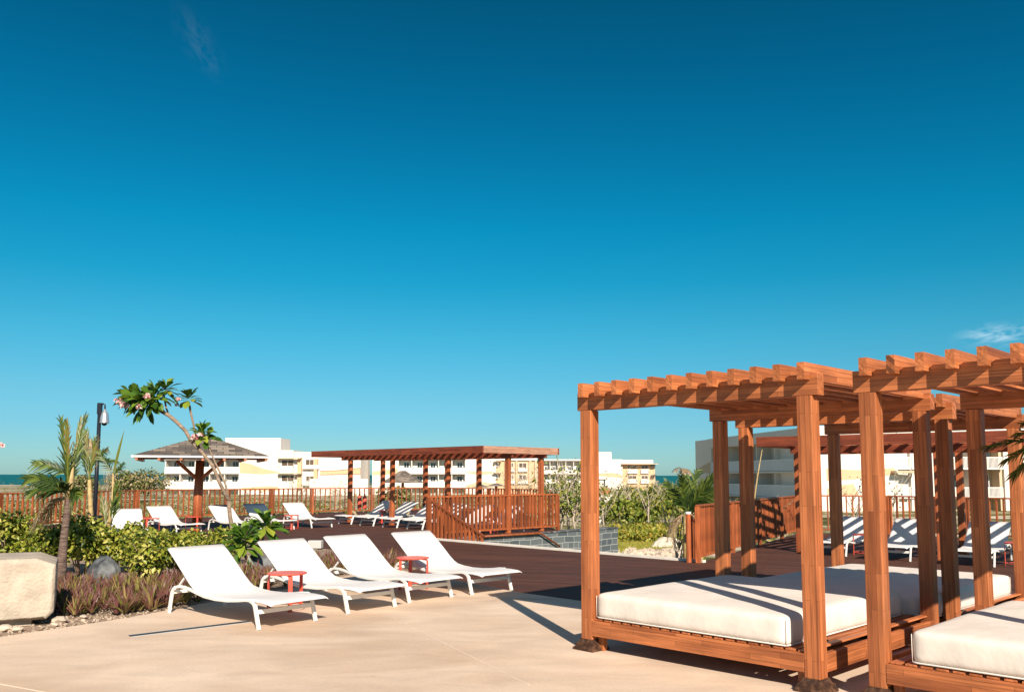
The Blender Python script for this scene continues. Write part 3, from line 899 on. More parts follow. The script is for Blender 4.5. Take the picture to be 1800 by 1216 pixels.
# ------------------------------------------------------------------ red side tables
TB = None
def table(label, x, y, z, rz, group='coral red round side tables'):
    global TB
    if TB is not None: return dup(TB, (x, y, z), rz, label)
    t = thing('side_table', label, 'side table', (x, y, z), rz, group)
    MB().lathe([(0.0, 0.418), (0.222, 0.418), (0.232, 0.422), (0.236, 0.430), (0.232, 0.437), (0.0, 0.437)][1:5], n=40).build('table_top', MT['red'], t, smooth=False)
    for k in range(3):
        a = R(120 * k + 15)
        c, s = math.cos(a), math.sin(a)
        MB().sweep([(c * 0.15, s * 0.15, 0.408), (c * 0.208, s * 0.208, 0.406), (c * 0.222, s * 0.222, 0.39), (c * 0.226, s * 0.226, 0.0)], 0.05, 0.012, side=(-s, c, 0)).build('leg', MT['red'], t, bevel=0.002)
    MB().tube([(0.212 * math.cos(R(q * 12)), 0.212 * math.sin(R(q * 12)), 0.05) for q in range(31)], 0.006, 6, False).build('ring', MT['red'], t, smooth=True)
    TB = t
    return t
p = G(503, 1071); table('red side table between the first and second patio loungers', p.x, p.y, 0, R(40))
p = G(722, 1037); table('red side table between the third and fourth patio loungers', p.x, p.y + 0.2, 0, R(-30))
for (u, v, rz, lb) in [(264, 938, 10, 'small red table on the back deck left of the sunshade column'), (340, 934, 60, 'red table behind the lounger at the foot of the sunshade column'),
                       (512, 930, 30, 'red table at the near side of the last back-deck lounger'), (676, 919, 0, 'red table in the shade between the striped loungers'),
                       (862, 936, 20, 'red table seen through the near railing'), (1792, 995, 20, 'red table at the right edge beside a striped-shade lounger'), (1520, 975, 40, 'red table mostly hidden behind a daybed post')]:
    p = G(u, v, ZD); table(lb, p.x, p.y, ZD, R(rz))

# ================================================================== LARGE FLAT PERGOLAS ON THE DECK
def big_pergola(label, corner, e1, e2, length, depth, ztop, front_posts, back_posts, inset):
    """corner: near corner; front edge runs -e1*length (left) or +; posts given as distances"""
    t = thing('flat_roof_pergola', label, 'pergola', (corner.x, corner.y, ZD), math.atan2(e1.y, e1.x), 'long flat pergolas shading loungers')
    zt = ztop - ZD; zb = zt - 0.20
    l0, l1 = (0, length) if length > 0 else (length, 0)
    MB().box(l0, l1, 0, 0.05, zb, zt).build('fascia', MT['rx'], t, bevel=0.004)
    MB().box(l0, l1, depth - 0.05, depth, zb, zt).build('fascia', MT['rx'], t, bevel=0.004)
    MB().box(l0 + 0.002, l0 + 0.052, 0.052, depth - 0.052, zb + 0.001, zt - 0.001).build('fascia', MT['ry'], t, bevel=0.004)
    MB().box(l1 - 0.052, l1 - 0.002, 0.052, depth - 0.052, zb + 0.001, zt - 0.001).build('fascia', MT['rp'], t, bevel=0.004)
    x = l0 + 0.20
    while x < l1 - 0.12:
        MB().box(x, x + 0.06, 0.052, depth - 0.052, zb + 0.085, zt - 0.02).build('roof_slat', MT['ry'], t)
        x += 0.335
    # carrying beams over the posts
    for yb in inset:
        MB().box(l0 + 0.06, l1 - 0.06, yb - 0.04, yb + 0.04, zb - 0.10, zb + 0.048).build('beam', MT['rx'], t, bevel=0.004)
    for ps, yb in ((front_posts, inset[0]), (back_posts, inset[1])):
        for x in ps:
            MB().box(x - 0.065, x + 0.065, yb - 0.065, yb + 0.065, 0, zb - 0.102).build('post', MT['rz'], t, bevel=0.004)
    return t
# left pergola: near corner at image column 848, 25 m away
cr = ray(848, 783)
yL = 24.2
LC = Vector((cr.x / cr.y * yL, yL)); zL = CAMH + cr.z / cr.y * yL
def along(u, v, p, d): return L(u, v, p, d)[0]
Ldep = along(983, 800, LC, E2)
Llen = along(547, 800, LC, E1)
fi = 1.30
end_line = LC + E1 * (-0.3)
f1 = along(891, 830, end_line, E2); f2 = along(950, 830, end_line, E2)
fp = [along(u, 830, LC + E2 * f1, E1) for u in (893, 787, 690, 616)]
bp_ = [along(u, 830, LC + E2 * f2, E1) for u in (951, 842, 748, 673)]
big_pergola('long flat pergola left of centre with striped posts, over loungers behind the railing', LC, E1, E2, Llen, Ldep, zL, fp, bp_, (f1, f2))
cr = ray(1329, 768)
yR = 18.0
RC = Vector((cr.x / cr.y * yR, yR)); zR = CAMH + cr.z / cr.y * yR
end_line = RC + E1R * 0.5
big = L(1406, 900, RC + E2R * 1.75, E1R)[0]
fpR = [L(u, 900, RC + E2R * 1.75, E1R)[0] for u in (1405, 1652, 1990)]
bpR = [L(u, 900, RC + E2R * 3.15, E1R)[0] for u in (1465, 1690, 1990)]
big_pergola('flat pergola on the right with striped posts, seen between the daybed posts', RC, E1R, E2R, 8.5, 3.7, zR, fpR, bpR, (1.75, 3.15))

# ================================================================== FENCES AND RAILINGS
def fence(name, label, pts, h=1.1, pitch=0.19, posts=True, z=ZD, post_every=1.9, bw=0.035, bd=0.06, zlist=None, bot=0.12, group='reddish wooden railings'):
    p0 = Vector(pts[0])
    t = thing(name, label, 'railing', (p0.x, p0.y, z), 0, group)
    base = None
    acc = 0.0
    cnt = 0
    for i in range(len(pts) - 1):
        a = Vector(pts[i]) - p0; b = Vector(pts[i + 1]) - p0
        d = b - a; ln = d.length; d.normalize()
        za, zb_ = (0, 0) if zlist is None else (zlist[i], zlist[i + 1])
        ex = d * 0.02
        MB().bar((a.x - ex.x, a.y - ex.y, za + h - 0.02), (b.x, b.y, zb_ + h - 0.02), 0.075, 0.04).build('top_rail', MT['fence'], t, bevel=0.004)
        MB().bar((a.x, a.y, za + bot), (b.x, b.y, zb_ + bot), 0.045, 0.05).build('bottom_rail', MT['fence'], t, bevel=0.003)
        ang = math.atan2(d.y, d.x)
        n = max(1, int(ln / pitch))
        for k in range(n):
            if cnt >= 100: break
            s = (k + 0.5) * ln / n
            zz = za + (zb_ - za) * s / ln
            if base is None:
                base = MB().box(-bw / 2, bw / 2, -bd / 2, bd / 2, bot + 0.026, h - 0.041)
                o_ = base.build('baluster', MT['fence'], t); base = o_
            else:
                o_ = base.copy(); C.objects.link(o_); o_.parent = t
            q = a + d * s
            o_.location = (q.x, q.y, zz); o_.rotation_euler = (0, 0, ang + random.uniform(-0.1, 0.1))
            cnt += 1
        if posts:
            m = max(1, int(ln / post_every))
            for k in range(m + 1):
                if k == m and i < len(pts) - 2: continue
                q = a + d * (ln * k / m)
                zz = za + (zb_ - za) * k / m
                MB().box(-0.045, 0.045, -0.045, 0.045, -0.0, h - 0.042).build('post', MT['fence'], t, bevel=0.004).location = (q.x, q.y, zz)
                C.objects[-1].rotation_euler = (0, 0, ang)
    return t
zt_ = 1.1 + ZD
def at_top(u, v, h=1.1): return G(u, v, ZD + h)
f_pts = [at_top(-90, 868.5), at_top(0, 866), at_top(120, 863.3), at_top(240, 861.0)]
fence('deck_railing', 'reddish wooden railing at the back left, behind the hedge and palms', f_pts)
f2_pts = [at_top(240, 861.0), at_top(400, 859.0), at_top(550, 857.3), at_top(750, 856.2)]
fence('deck_railing', 'long wooden railing behind the back loungers and the long pergola', f2_pts, pitch=0.21)
f3_pts = [at_top(752, 856.2), at_top(860, 857.5), at_top(968, 860.0)]
fence('deck_railing', 'far wooden railing seen through the near railing under the pergola', f3_pts, pitch=0.2)
# near railing on the edge of the far platform
nr = fence('deck_railing', 'prominent wooden railing left of the nearest daybed, above the slate wall', [FB_A, FB_B], pitch=0.145, bd=0.075, bw=0.04, bot=0.13, post_every=5.2)
# right-hand railing
RF_B = at_top(1405, 869.5)
fence('deck_railing', 'sunlit wooden railing seen between the daybed posts, right of the gap', [RF_A, RF_B], pitch=0.16, bd=0.045, bw=0.032, post_every=2.4)
fence('deck_railing', 'dark wooden railing behind the right-hand striped-shade loungers', [RF_B, at_top(1560, 870.5), at_top(1850, 876)], pitch=0.17)
# railing panels that go down the steps
sd_ = E1.normalized()
fence('stair_railing', 'sloping wooden stair railing going down beside the near railing', [FB_A + E1 * 0.05 + E2 * 0.1, FB_A + E1 * 1.9 + E2 * 0.25], h=0.98, zlist=[0.0, -0.82], pitch=0.135, bd=0.075, bw=0.04, posts=False)
hr = MB()
wa = FB_A + E1 * 1.75 + E2 * 0.6
hr_pts = [(L(838, 944, FB_A + E2 * 1.0, E2), )]
# low handrail on the slate wall: level, then sloping down
def on_wall(u, v, off=0.12):
    s, z_ = L(u, v, FB_A + E1 * off, E2)
    q = FB_A + E1 * off + E2 * s
    return (q.x, q.y, z_)
hr.tube([on_wall(842, 943), on_wall(950, 936.5), on_wall(984, 960)], 0.03, 8)
tag(hr.build('handrail', MT['fence'], None, smooth=True), 'low wooden handrail running along the slate wall and down the steps', 'handrail')
sp_ = G(1211, 988, ZD)
fence('stair_railing', 'short dark stair railing with a lone post at the gap by the grass', [sp_, G(1226, 981, ZD)], h=0.92, zlist=[-0.02, -0.2], pitch=0.16, posts=False)
po = thing('round_post', 'single reddish post with a pale cap at the gap in the deck edge', 'post', (sp_.x, sp_.y, ZD - 0.2))
MB().tube([(0, 0, 0), (0, 0, 1.12)], 0.05, 12).build('shaft', MT['fence'], po, smooth=False)
MB().tube([(0, 0, 1.12), (0, 0, 1.16)], 0.055, 12).build('cap', MT['rail_white'], po)
# slate clad retaining wall under the near railing and on to the right
def clad(a, b, z0, z1, th, name, label):
    a = Vector(a); b = Vector(b); d = (b - a).normalized(); nn = Vector((d.y, -d.x))
    t = thing(name, label, 'wall', (a.x, a.y, 0), math.atan2(d.y, d.x))
    ln = (b - a).length
    mb = MB().box(0, ln, 0, th, z0, z1)
    uvs = [(x + y, z) for x, y, z in mb.v]
    mb.build('cladding', MT['cladding'], t, uvs=uvs)
    MB().box(-0.02, ln + 0.02, -0.03, th + 0.03, z1 + 0.001, z1 + 0.04).build('coping', MT['slate_rock'], t, bevel=0.004)
    return t
wd_ = G(1086, 931, -0.07) ; WS = FB_A + E1 * 0.02
wend = along(1086, 945, WS, E2)
clad(WS + E2 * 0.1, WS + E2 * wend, -1.25, ZD - 0.06, 0.3, 'slate_wall', 'dark slate-clad retaining wall under the near railing')
st = thing('steps', 'concrete steps going down between the deck edge and the slate wall', 'steps', (FB_A.x, FB_A.y, 0), math.atan2(E1.y, E1.x))
for k in range(6):
    MB().box(0.3 + k * 0.32, 0.3 + (k + 1) * 0.32 - 0.004, 0.06 - 0.0 , 1.6, -1.2, ZD - 0.16 * (k + 1)).build('step', MT['path'], st)

# ================================================================== SHINGLED SUNSHADE
def sunshade():
    z = ZD
    RAYROT = R(20)
    y = 26.1
    r = ray(350, 830); x = r.x / r.y * y
    t = thing('sunshade', 'shingled pyramid sunshade on one thick wooden column, left of centre', 'sunshade', (x, y, z), RAYROT)
    ez = (CAMH + ray(350, 803).z / ray(350, 803).y * y) - z
    az = (CAMH + ray(370, 768).z / ray(370, 768).y * (y)) - z
    hw = (463 - 246) / 2 / F * y * 0.99
    ox = (354.5 - 350) / F * y
    # roof: hip roof with a short ridge
    rd = 0.10
    ca = R(0)
    v = [(-hw + ox, -hw, ez), (hw + ox, -hw, ez), (hw + ox, hw, ez), (-hw + ox, hw, ez), (-0.05, 0, az), (0.32, 0, az)]
    mb = MB(); uv = []
    def face(ids):
        pts = [Vector(v[i]) for i in ids]
        n = len(mb.v); mb.add(pts, [tuple(range(len(pts)))])
        e = (pts[1] - pts[0]).normalized(); nn = e.cross(pts[2] - pts[0]).normalized(); up = nn.cross(e)
        for p_ in pts: uv.append(((p_ - pts[0]).dot(e), (p_ - pts[0]).dot(up)))
    face((0, 1, 5, 4)); face((1, 2, 5)); face((2, 3, 4, 5)); face((3, 0, 4))
    mb.build('roof', MT['thatch'], t, uvs=uv)
    cap = MB().bar((-0.1, 0, az + 0.02), (0.37, 0, az + 0.02), 0.16, 0.06); cap.build('ridge_cap', MT['thatch'], t, uvs=[(a, c) for a, b, c in cap.v], bevel=0.01)
    f = MB()
    cs = [(-hw + ox, -hw), (hw + ox, -hw), (hw + ox, hw), (-hw + ox, hw)]
    for i in range(4):
        a, b = cs[i], cs[(i + 1) % 4]
        f.bar((a[0], a[1], ez - 0.025), (b[0], b[1], ez - 0.025), 0.03, 0.05)
    f.build('fascia', MT['rail_white'], t)
    ce = MB().box(-hw + ox + 0.03, hw + ox - 0.03, -hw + 0.03, hw - 0.03, ez - 0.02, ez - 0.004); ce.build('ceiling', MT['rx'], t)
    for k in range(7):
        xx = -hw + ox + 0.12 + k * (2 * hw - 0.24) / 6
        MB().box(xx - 0.035, xx + 0.035, -hw + 0.02, hw - 0.02, ez - 0.13, ez - 0.022).build('rafter', MT['ry'], t)
    MB().tube([(0, 0, 0), (-0.005, 0, 1.0), (0.02, 0, ez - 0.10)], [0.15, 0.135, 0.12], 14).build('column', MT['rz'], t, smooth=True)
    for a in (30, 150, 210, 330):
        c, s = math.cos(R(a)), math.sin(R(a))
        MB().bar((c * 0.1, s * 0.1, ez - 0.62), (c * 0.72, s * 0.72, ez - 0.13), 0.08, 0.08).build('brace', MT['rz'], t)
    return t
sunshade()

# ================================================================== POLE WITH DOME CAMERA
def pole():
    y = 21.5
    r = ray(170, 830); x = r.x / r.y * y
    t = thing('camera_pole', 'slim black pole with a silver dome camera hanging from its top', 'pole', (x, y, -0.02))
    zt = CAMH + ray(172, 708).z / ray(172, 708).y * y + 0.02
    MB().tube([(0, 0, 0), (0, 0, zt - 0.28)], [0.055, 0.045], 12).build('shaft', MT['black'], t, smooth=True)
    MB().box(-0.05, 0.05, -0.05, 0.05, zt - 0.28, zt).build('junction_box', MT['black'], t, bevel=0.01)
    MB().tube([(0.03, 0, zt - 0.05), (0.08, 0, zt - 0.02), (0.125, 0, zt - 0.05), (0.13, 0, zt - 0.13), (0.13, 0, zt - 0.16)], 0.02, 8).build('bracket', MT['black'], t, smooth=True)
    c = (0.13, 0, zt - 0.50)
    MB().lathe([(0.118, 0.0), (0.118, 0.015), (0.105, 0.03), (0.10, 0.14), (0.085, 0.22), (0.05, 0.29), (0.028, 0.31), (0.028, 0.35)], c, 20).build('dome_housing', MT['steel'], t, smooth=True)
    MB().lathe([(0.012, -0.065), (0.04, -0.055), (0.06, -0.03), (0.066, -0.002)], c, 16).build('lens', MT['black'], t, smooth=True)
    return t
pole()
bx = G(173, 950, 0)
yy = 20.5
q = Vector(((174 - 900) / F * yy, yy))
cb_ = thing('black_bin', 'black box standing at the foot of the camera pole behind the hedge', 'box', (q.x, q.y, -0.02))
MB().box(-0.12, 0.12, -0.12, 0.12, 0, 0.62).build('body', MT['black'], cb_, bevel=0.02)
MB().box(-0.13, 0.13, -0.13, 0.13, 0.622, 0.66).build('lid', MT['black'], cb_, bevel=0.01)
yy = 32.0
for k, (u, v) in enumerate([(632, 882), (641, 882)]):
    r = ray(u, v)
    s_ = yy
    t = thing('fire_extinguisher', ['left of two small red extinguishers hung on the far railing', 'right of two small red extinguishers hung on the far railing'][k], 'extinguisher', (r.x / r.y * s_, s_, CAMH + r.z / r.y * s_ - 0.25), 0, 'red extinguishers')
    MB().lathe([(0.07, 0), (0.075, 0.02), (0.075, 0.40), (0.05, 0.46), (0.02, 0.49)], n=14).build('cylinder', MT['red'], t, smooth=True)
    MB().box(-0.03, 0.03, -0.02, 0.02, 0.49, 0.54).build('valve', MT['black'], t)
bx = G(560, 968, ZD)
t = thing('electric_box', 'small grey electric box standing on the brown deck behind the patio loungers', 'electric box', (bx.x, bx.y, ZD), R(-5))  # small electric box, no lamp in it
MB().box(-0.22, 0.08, -0.09, 0.09, 0.06, 0.23).build('housing', MT['greybox'], t, bevel=0.012)
MB().box(-0.13, -0.01, -0.05, 0.05, 0.0, 0.062).build('base', MT['greybox'], t)

# drain
a = G(229, 1118); b = G(437, 1092.5)
d = (b - a); ln = d.length
t = thing('drain_grate', 'long narrow dark drain grate set in the patio by the first lounger', 'drain', (a.x, a.y, 0), math.atan2(d.y, d.x))
MB().box(0, ln, -0.055, 0.055, 0.002, 0.006).build('channel', MT['black'], t)
gm = MB()
for k in range(int(ln / 0.03)):
    gm.box(0.008 + k * 0.03, 0.018 + k * 0.03, -0.05, 0.05, 0.0062, 0.008)
gm.build('grille', mat('grate_metal', (0.07, 0.07, 0.075), 0.5), t)
fm = MB().box(-0.01, ln + 0.01, 0.0552, 0.061, 0.002, 0.008); fm.box(-0.01, ln + 0.01, -0.061, -0.0552, 0.002, 0.008)
fm.build('frame', MT['greybox'], t)

# faint saw-cut joints in the patio
jm = mat('pale_joint_filler', (0.74, 0.60, 0.48), 0.9, 0.1, 6)
for (u0, v0, u1, v1) in [(690, 1085, 930, 1203), (-30, 1196, 330, 1262)]:
    a, b = G(u0, v0), G(u1, v1); d = b - a
    jb = MB().bar((a.x, a.y, 0.0015), (b.x, b.y, 0.0015), 0.007, 0.003).build('patio_joint', jm)
    struct(jb)

# stone block on a recessed plinth at the left edge
bc = G(58, 1098)
t = thing('stone_block_seat', 'big chamfered pale stone block on a recessed plinth at the left edge', 'stone block', (bc.x, bc.y, 0), R(26))
mb = MB()
zt, zb = 0.70, 0.05
XR, XL = 0.19, -1.75
D0, D1 = 0.0, 0.95
ch = 0.13
def ring(y0, ins):
    return [(XL, y0, zb + 0.06), (XL + 0.06, y0, zb), (XR - 0.07 - ins, y0, zb + ins), (XR - ins, y0, zb + 0.07 + ins), (XR - ins, y0, zt - 0.075 - ins), (XR - 0.19 - ins, y0, zt - ins), (XL + 0.1, y0, zt - ins), (XL, y0, zt - 0.08)]
rs = [ring(D0, 0.03), ring(D0 + 0.03, 0.0), ring(D1 - 0.03, 0.0), ring(D1, 0.03)]
vs = [p_ for r in rs for p_ in r]; fs = []
for i in range(3):
    for k in range(8):
        a_ = i * 8 + k; b_ = i * 8 + (k + 1) % 8
        fs.append((a_, b_, b_ + 8, a_ + 8))
fs += [tuple(range(7, -1, -1)), tuple(24 + k for k in range(8))]
mb.add(vs, fs).build('block', MT['block'], t, bevel=0.012)
MB().box(-1.5, -0.02, 0.12, 0.85, -0.1, 0.052).build('plinth', MT['block'], t, bevel=0.01)

def rock(name, label, cat, x, y, z, s, m, seed, sub=3, group=None):
    import bmesh
    random.seed(seed)
    bm = bmesh.new(); bmesh.ops.create_icosphere(bm, subdivisions=sub, radius=1.0)
    import mathutils
    for v in bm.verts:
        n = mathutils.noise.noise(v.co * 1.3 + Vector((seed, 0, 0))) * 0.35 + mathutils.noise.noise(v.co * 3.5 + Vector((seed, 5, 0))) * 0.12
        v.co *= 1 + n
        v.co.x *= s[0]; v.co.y *= s[1]; v.co.z *= s[2]
    me = bpy.data.meshes.new(name); bm.to_mesh(me); bm.free(); me.materials.append(m)
    ob = bpy.data.objects.new(name, me); C.objects.link(ob); ob.location = (x, y, z)
    if label: tag(ob, label, cat, group)
    return ob
p = G(181, 1020); rock('dark_rock', 'dark slate rock standing in the bed under the hedge', 'rock', p.x, p.y, 0.10, (0.22, 0.16, 0.26), MT['slate_rock'], 4)
p = G(455, 1005); rock('dark_rock', 'dark rock in the bed behind the big-leaved plant and second lounger', 'rock', p.x, p.y, 0.10, (0.25, 0.2, 0.22), MT['slate_rock'], 9)
for k, (u, v, s, lb) in enumerate([(103, 1092, 0.07, 'largest pale stone lying beside the stone block'), (95, 1098, 0.035, 'tiny pale stone at the patio edge beside the block'), (112, 1079, 0.045, 'pale stone in the shade right of the block'), (8, 1106, 0.06, 'flat pale stone under the stone block'), (30, 1107, 0.05, 'second flat pale stone under the stone block'), (146, 1084, 0.03, 'small pale stone in front of the purple plants')]):
    p = G(u, v); rock('pale_stone', lb, 'stone', p.x, p.y, s * 0.25, (s * 1.3, s, s * 0.6), MT['limestone'], 20 + k, 2, 'pale stones along the bed')

# ================================================================== PLANTS
def leaf(mb, p, d, n, ln, wd, fold=0.25, droop=0.15, segs=3, tip=0.9, shape='oval'):
    """a leaf blade from p along d; n is its upper side"""
    d = d.normalized(); s = d.cross(n)
    if s.length < 1e-4: s = d.orthogonal()
    s.normalize(); n = s.cross(d).normalized()
    base = len(mb.v); vs = []; 
    for i in range(segs + 1):
        t = i / segs
        if shape == 'oval': w_ = wd * math.sin(math.pi * (0.06 + 0.94 * t) ** 0.9) if t < 1 else 0.0
        elif shape == 'obov': w_ = wd * (0.12 + 0.88 * math.sin(math.pi * min(1, t ** 1.5 * 0.97))) if t < 1 else 0.0
        else: w_ = wd * (1 - t) ** 0.7
        c = p + d * (ln * t) - Vector((0, 0, 1)) * (droop * ln * t * t)
        vs += [c + s * w_ / 2 + n * fold * w_ / 2, c, c - s * w_ / 2 + n * fold * w_ / 2]
    fs = []
    for i in range(segs):
        a = 3 * i
        fs += [(a, a + 1, a + 4, a + 3), (a + 1, a + 2, a + 5, a + 4)]
    mb.add(vs, fs)

def rnd_dir(up=0.0):
    while True:
        v = Vector((random.uniform(-1, 1), random.uniform(-1, 1), random.uniform(-1, 1)))
        if 0.05 < v.length < 1:
            v.normalize(); v.z += up
            return v.normalized()

def shrub(label, u, vb, vt, wpx, n, m, ls=0.075, name='hedge_shrub', cat='shrub', group='variegated hedge shrubs', seed=0, zb=-0.02, stem=True, P=None, shape='oval', top=None, wm=None, woody='bark'):
    random.seed(seed)
    p = P if P is not None else G(u, vb, zb)
    h = top if top else CAMH + ray(u, vt).z / ray(u, vt).y * p.y - zb
    w_ = wm if wm else wpx / F * p.y / 2
    t = thing(name, label, cat, (p.x, p.y, zb), 0, group)
    mb = MB()
    # several sub-clumps
    cl = []
    for k in range(9):
        a = random.uniform(0, 6.28); rr = random.uniform(0.15, 0.62)
        cl.append((Vector((math.cos(a) * w_ * rr, math.sin(a) * w_ * rr * 0.9, h * random.uniform(0.42, 0.72))), Vector((w_ * random.uniform(0.38, 0.6), w_ * random.uniform(0.38, 0.6), h * random.uniform(0.22, 0.33)))))
    cl.append((Vector((0, 0, h * 0.66)), Vector((w_ * 0.5, w_ * 0.5, h * 0.32))))
    for i in range(n):
        c, r = random.choice(cl)
        dd = rnd_dir(0.15)
        rad = random.uniform(0.55, 1.03)
        q = c + Vector((dd.x * r.x, dd.y * r.y, dd.z * r.z)) * rad
        if q.z < 0.05: q.z = random.uniform(0.05, 0.2)
        out_ = (dd + Vector((0, 0, 0.25)) + rnd_dir() * 0.7).normalized()
        nn = (out_ + rnd_dir() * 0.8 + Vector((0, 0, 0.6))).normalized()
        side = rnd_dir(-0.2)
        leaf(mb, q, (side + out_ * 0.6), nn, ls * random.uniform(0.7, 1.3), ls * random.uniform(0.5, 0.75), 0.3, 0.2, 2, shape=shape)
    mb.build('foliage', m, t)
    if stem:
        sb = MB()
        for k in range(6):
            a = random.uniform(0, 6.28)
            e = Vector((math.cos(a) * w_ * 0.5, math.sin(a) * w_ * 0.5, h * 0.72))
            s0 = Vector((math.cos(a) * 0.06, math.sin(a) * 0.06, 0))
            mid = (s0 + e) / 2 + Vector((0, 0, 0.08))
            sb.tube([s0, mid, e], [0.012, 0.009, 0.004], 5)
        sb.build('stems', MT[woody], t, smooth=True)
    return t
hs = [(12, 1010, 903, 120, 1500, 'leftmost yellow-green variegated shrub above the stone block'), (72, 1012, 922, 95, 1100, 'variegated shrub just left of the leaning palm trunk'),
      (142, 1008, 902, 120, 1600, 'tall variegated shrub just right of the leaning palm trunk'), (196, 1008, 930, 85, 1000, 'variegated shrub behind the dark slate rock'),
      (238, 1006, 913, 70, 900, 'narrow variegated shrub with the highest tip, right of the dark rock'), (268, 1024, 930, 115, 1600, 'variegated shrub reaching down to the purple plants beside the first lounger'),
      (318, 1015, 942, 80, 900, 'variegated shrub behind the backrest of the first lounger'), (345, 985, 936, 75, 800, 'low variegated shrub at the back of the bed in front of the sunshade'),
      (392, 992, 932, 85, 900, 'variegated shrub at the right end of the hedge under the frangipani'), (-45, 1010, 915, 110, 900, 'variegated shrub cut off by the left edge of the photo')]
for k, (u, vb, vt, w_, n, lb) in enumerate(hs):
    shrub(lb, u, vb, vt - 4, w_ * 1.18, int(n * 1.35), MT['hedge'], ls=0.084, seed=40 + k)

# purple and green spiky plants
def rosette(mb, x, y, z, n, ln, lean=0.0):
    for i in range(n):
        a = random.uniform(0, 6.28)
        el = R(random.uniform(30, 85))
        d = Vector((math.cos(a) * math.cos(el), math.sin(a) * math.cos(el), math.sin(el)))
        leaf(mb, Vector((x, y, z)) + d * 0.02, d, Vector((-d.x * d.z, -d.y * d.z, 1.0)), ln * random.uniform(0.7, 1.15), ln * 0.13, 0.6, 0.18, 3, shape='blade')
def in_poly(x, y, ps):
    c = False; j = len(ps) - 1
    for i in range(len(ps)):
        if (ps[i].y > y) != (ps[j].y > y) and x < (ps[j].x - ps[i].x) * (y - ps[i].y) / (ps[j].y - ps[i].y) + ps[i].x: c = not c
        j = i
    return c
random.seed(11)
rh = MB()
polys = [[G(90, 1088), G(135, 1082), G(190, 1082), G(285, 1070), G(390, 1052), G(400, 1035), G(330, 1022), G(95, 1030)],
         [G(392, 1050), G(470, 1037), G(540, 1024), G(500, 1010), G(420, 1008)],
         [G(540, 1028), G(640, 1006), G(655, 990), G(560, 985)], [G(650, 1004), G(725, 998), G(715, 984), G(660, 985)]]
for ps, dens in zip(polys, (40, 40, 40, 40)):
    xs = [q.x for q in ps]; ys = [q.y for q in ps]
    A = (max(xs) - min(xs)) * (max(ys) - min(ys))
    for k in range(int(A * dens)):
        x, y = random.uniform(min(xs), max(xs)), random.uniform(min(ys), max(ys))
        if in_poly(x, y, ps): rosette(rh, x, y, -0.01, 11, random.uniform(0.20, 0.32))
tag(rh.build('purple_ground_cover', MT['rhoeo']), 'dense spiky purple and green ground cover filling the front of the bed', 'ground cover', kind='stuff')
for k, (u, v, ln, lb) in enumerate([(216, 1079, 0.40, 'largest spiky purple-green rosette at the patio edge'), (152, 1077, 0.30, 'spiky purple rosette behind the small pale stone'), (175, 1066, 0.32, 'spiky rosette left of the largest one'), (262, 1073, 0.36, 'spiky purple rosette just left of the first lounger leg'), (290, 1066, 0.34, 'spiky purple rosette directly behind the first lounger leg')]):
    random.seed(60 + k)
    mb = MB(); rosette(mb, 0, 0, 0, 26, ln)
    p = G(u, v); ob = mb.build('spiky_plant', MT['rhoeo']); ob.location = (p.x, p.y + 0.05, -0.01)
    tag(ob, lb, 'plant', 'spiky rosettes in the front row')
# gravel litter at the bed edge
random.seed(13); gv = MB()
bp2 = [G(-40, 1124), G(0, 1118), G(120, 1100), G(230, 1083), G(345, 1061), G(340, 1050), G(200, 1062), G(90, 1074), G(-40, 1090)]
xs = [q.x for q in bp2]; ys = [q.y for q in bp2]
for k in range(1500):
    x, y = random.uniform(min(xs), max(xs)), random.uniform(min(ys), max(ys))
    if not in_poly(x, y, bp2): continue
    s = random.uniform(0.004, 0.016)
    M = Matrix.Translation((x, y, -0.015 + s * 0.3)) @ Matrix.Rotation(random.uniform(0, 3), 4, rnd_dir())
    gv.box(-s, s, -s * 0.7, s * 0.7, -s * 0.5, s * 0.5, M)
tag(gv.build('gravel', MT['soilstone']), 'loose pale gravel scattered on the soil of the bed', 'gravel', kind='stuff')

# ---- frangipani
def cluster(mb, c, axis, n, ln, wd):
    """whorl of big leaves at a branch tip"""
    axis = axis.normalized()
    for i in range(n):
        a = i * 2.399
        t = i / n
        o_ = axis.orthogonal().normalized()
        o_ = (Matrix.Rotation(a, 3, axis) @ o_)
        el = 1.25 - 1.6 * t + random.uniform(-0.2, 0.2)
        d = (o_ * math.cos(el) + axis * math.sin(el)).normalized()
        leaf(mb, c + axis * (0.06 * (1 - t) - 0.05) + d * 0.03, d, (axis + Vector((0, 0, 0.5))), ln * random.uniform(0.75, 1.15), wd * random.uniform(0.8, 1.15), 0.28, 0.25, 5, shape='obov')
def blossoms(mb, c, n, r, s):
    for i in range(n):
        q = c + rnd_dir() * random.uniform(0.1, 1) * r
        ax = rnd_dir(0.1)
        for k in range(5):
            o_ = Matrix.Rotation(k * 1.2566, 3, ax) @ ax.orthogonal().normalized()
            leaf(mb, q, o_ + ax * 0.5, ax, s, s * 0.7, 0.2, 0.1, 2)
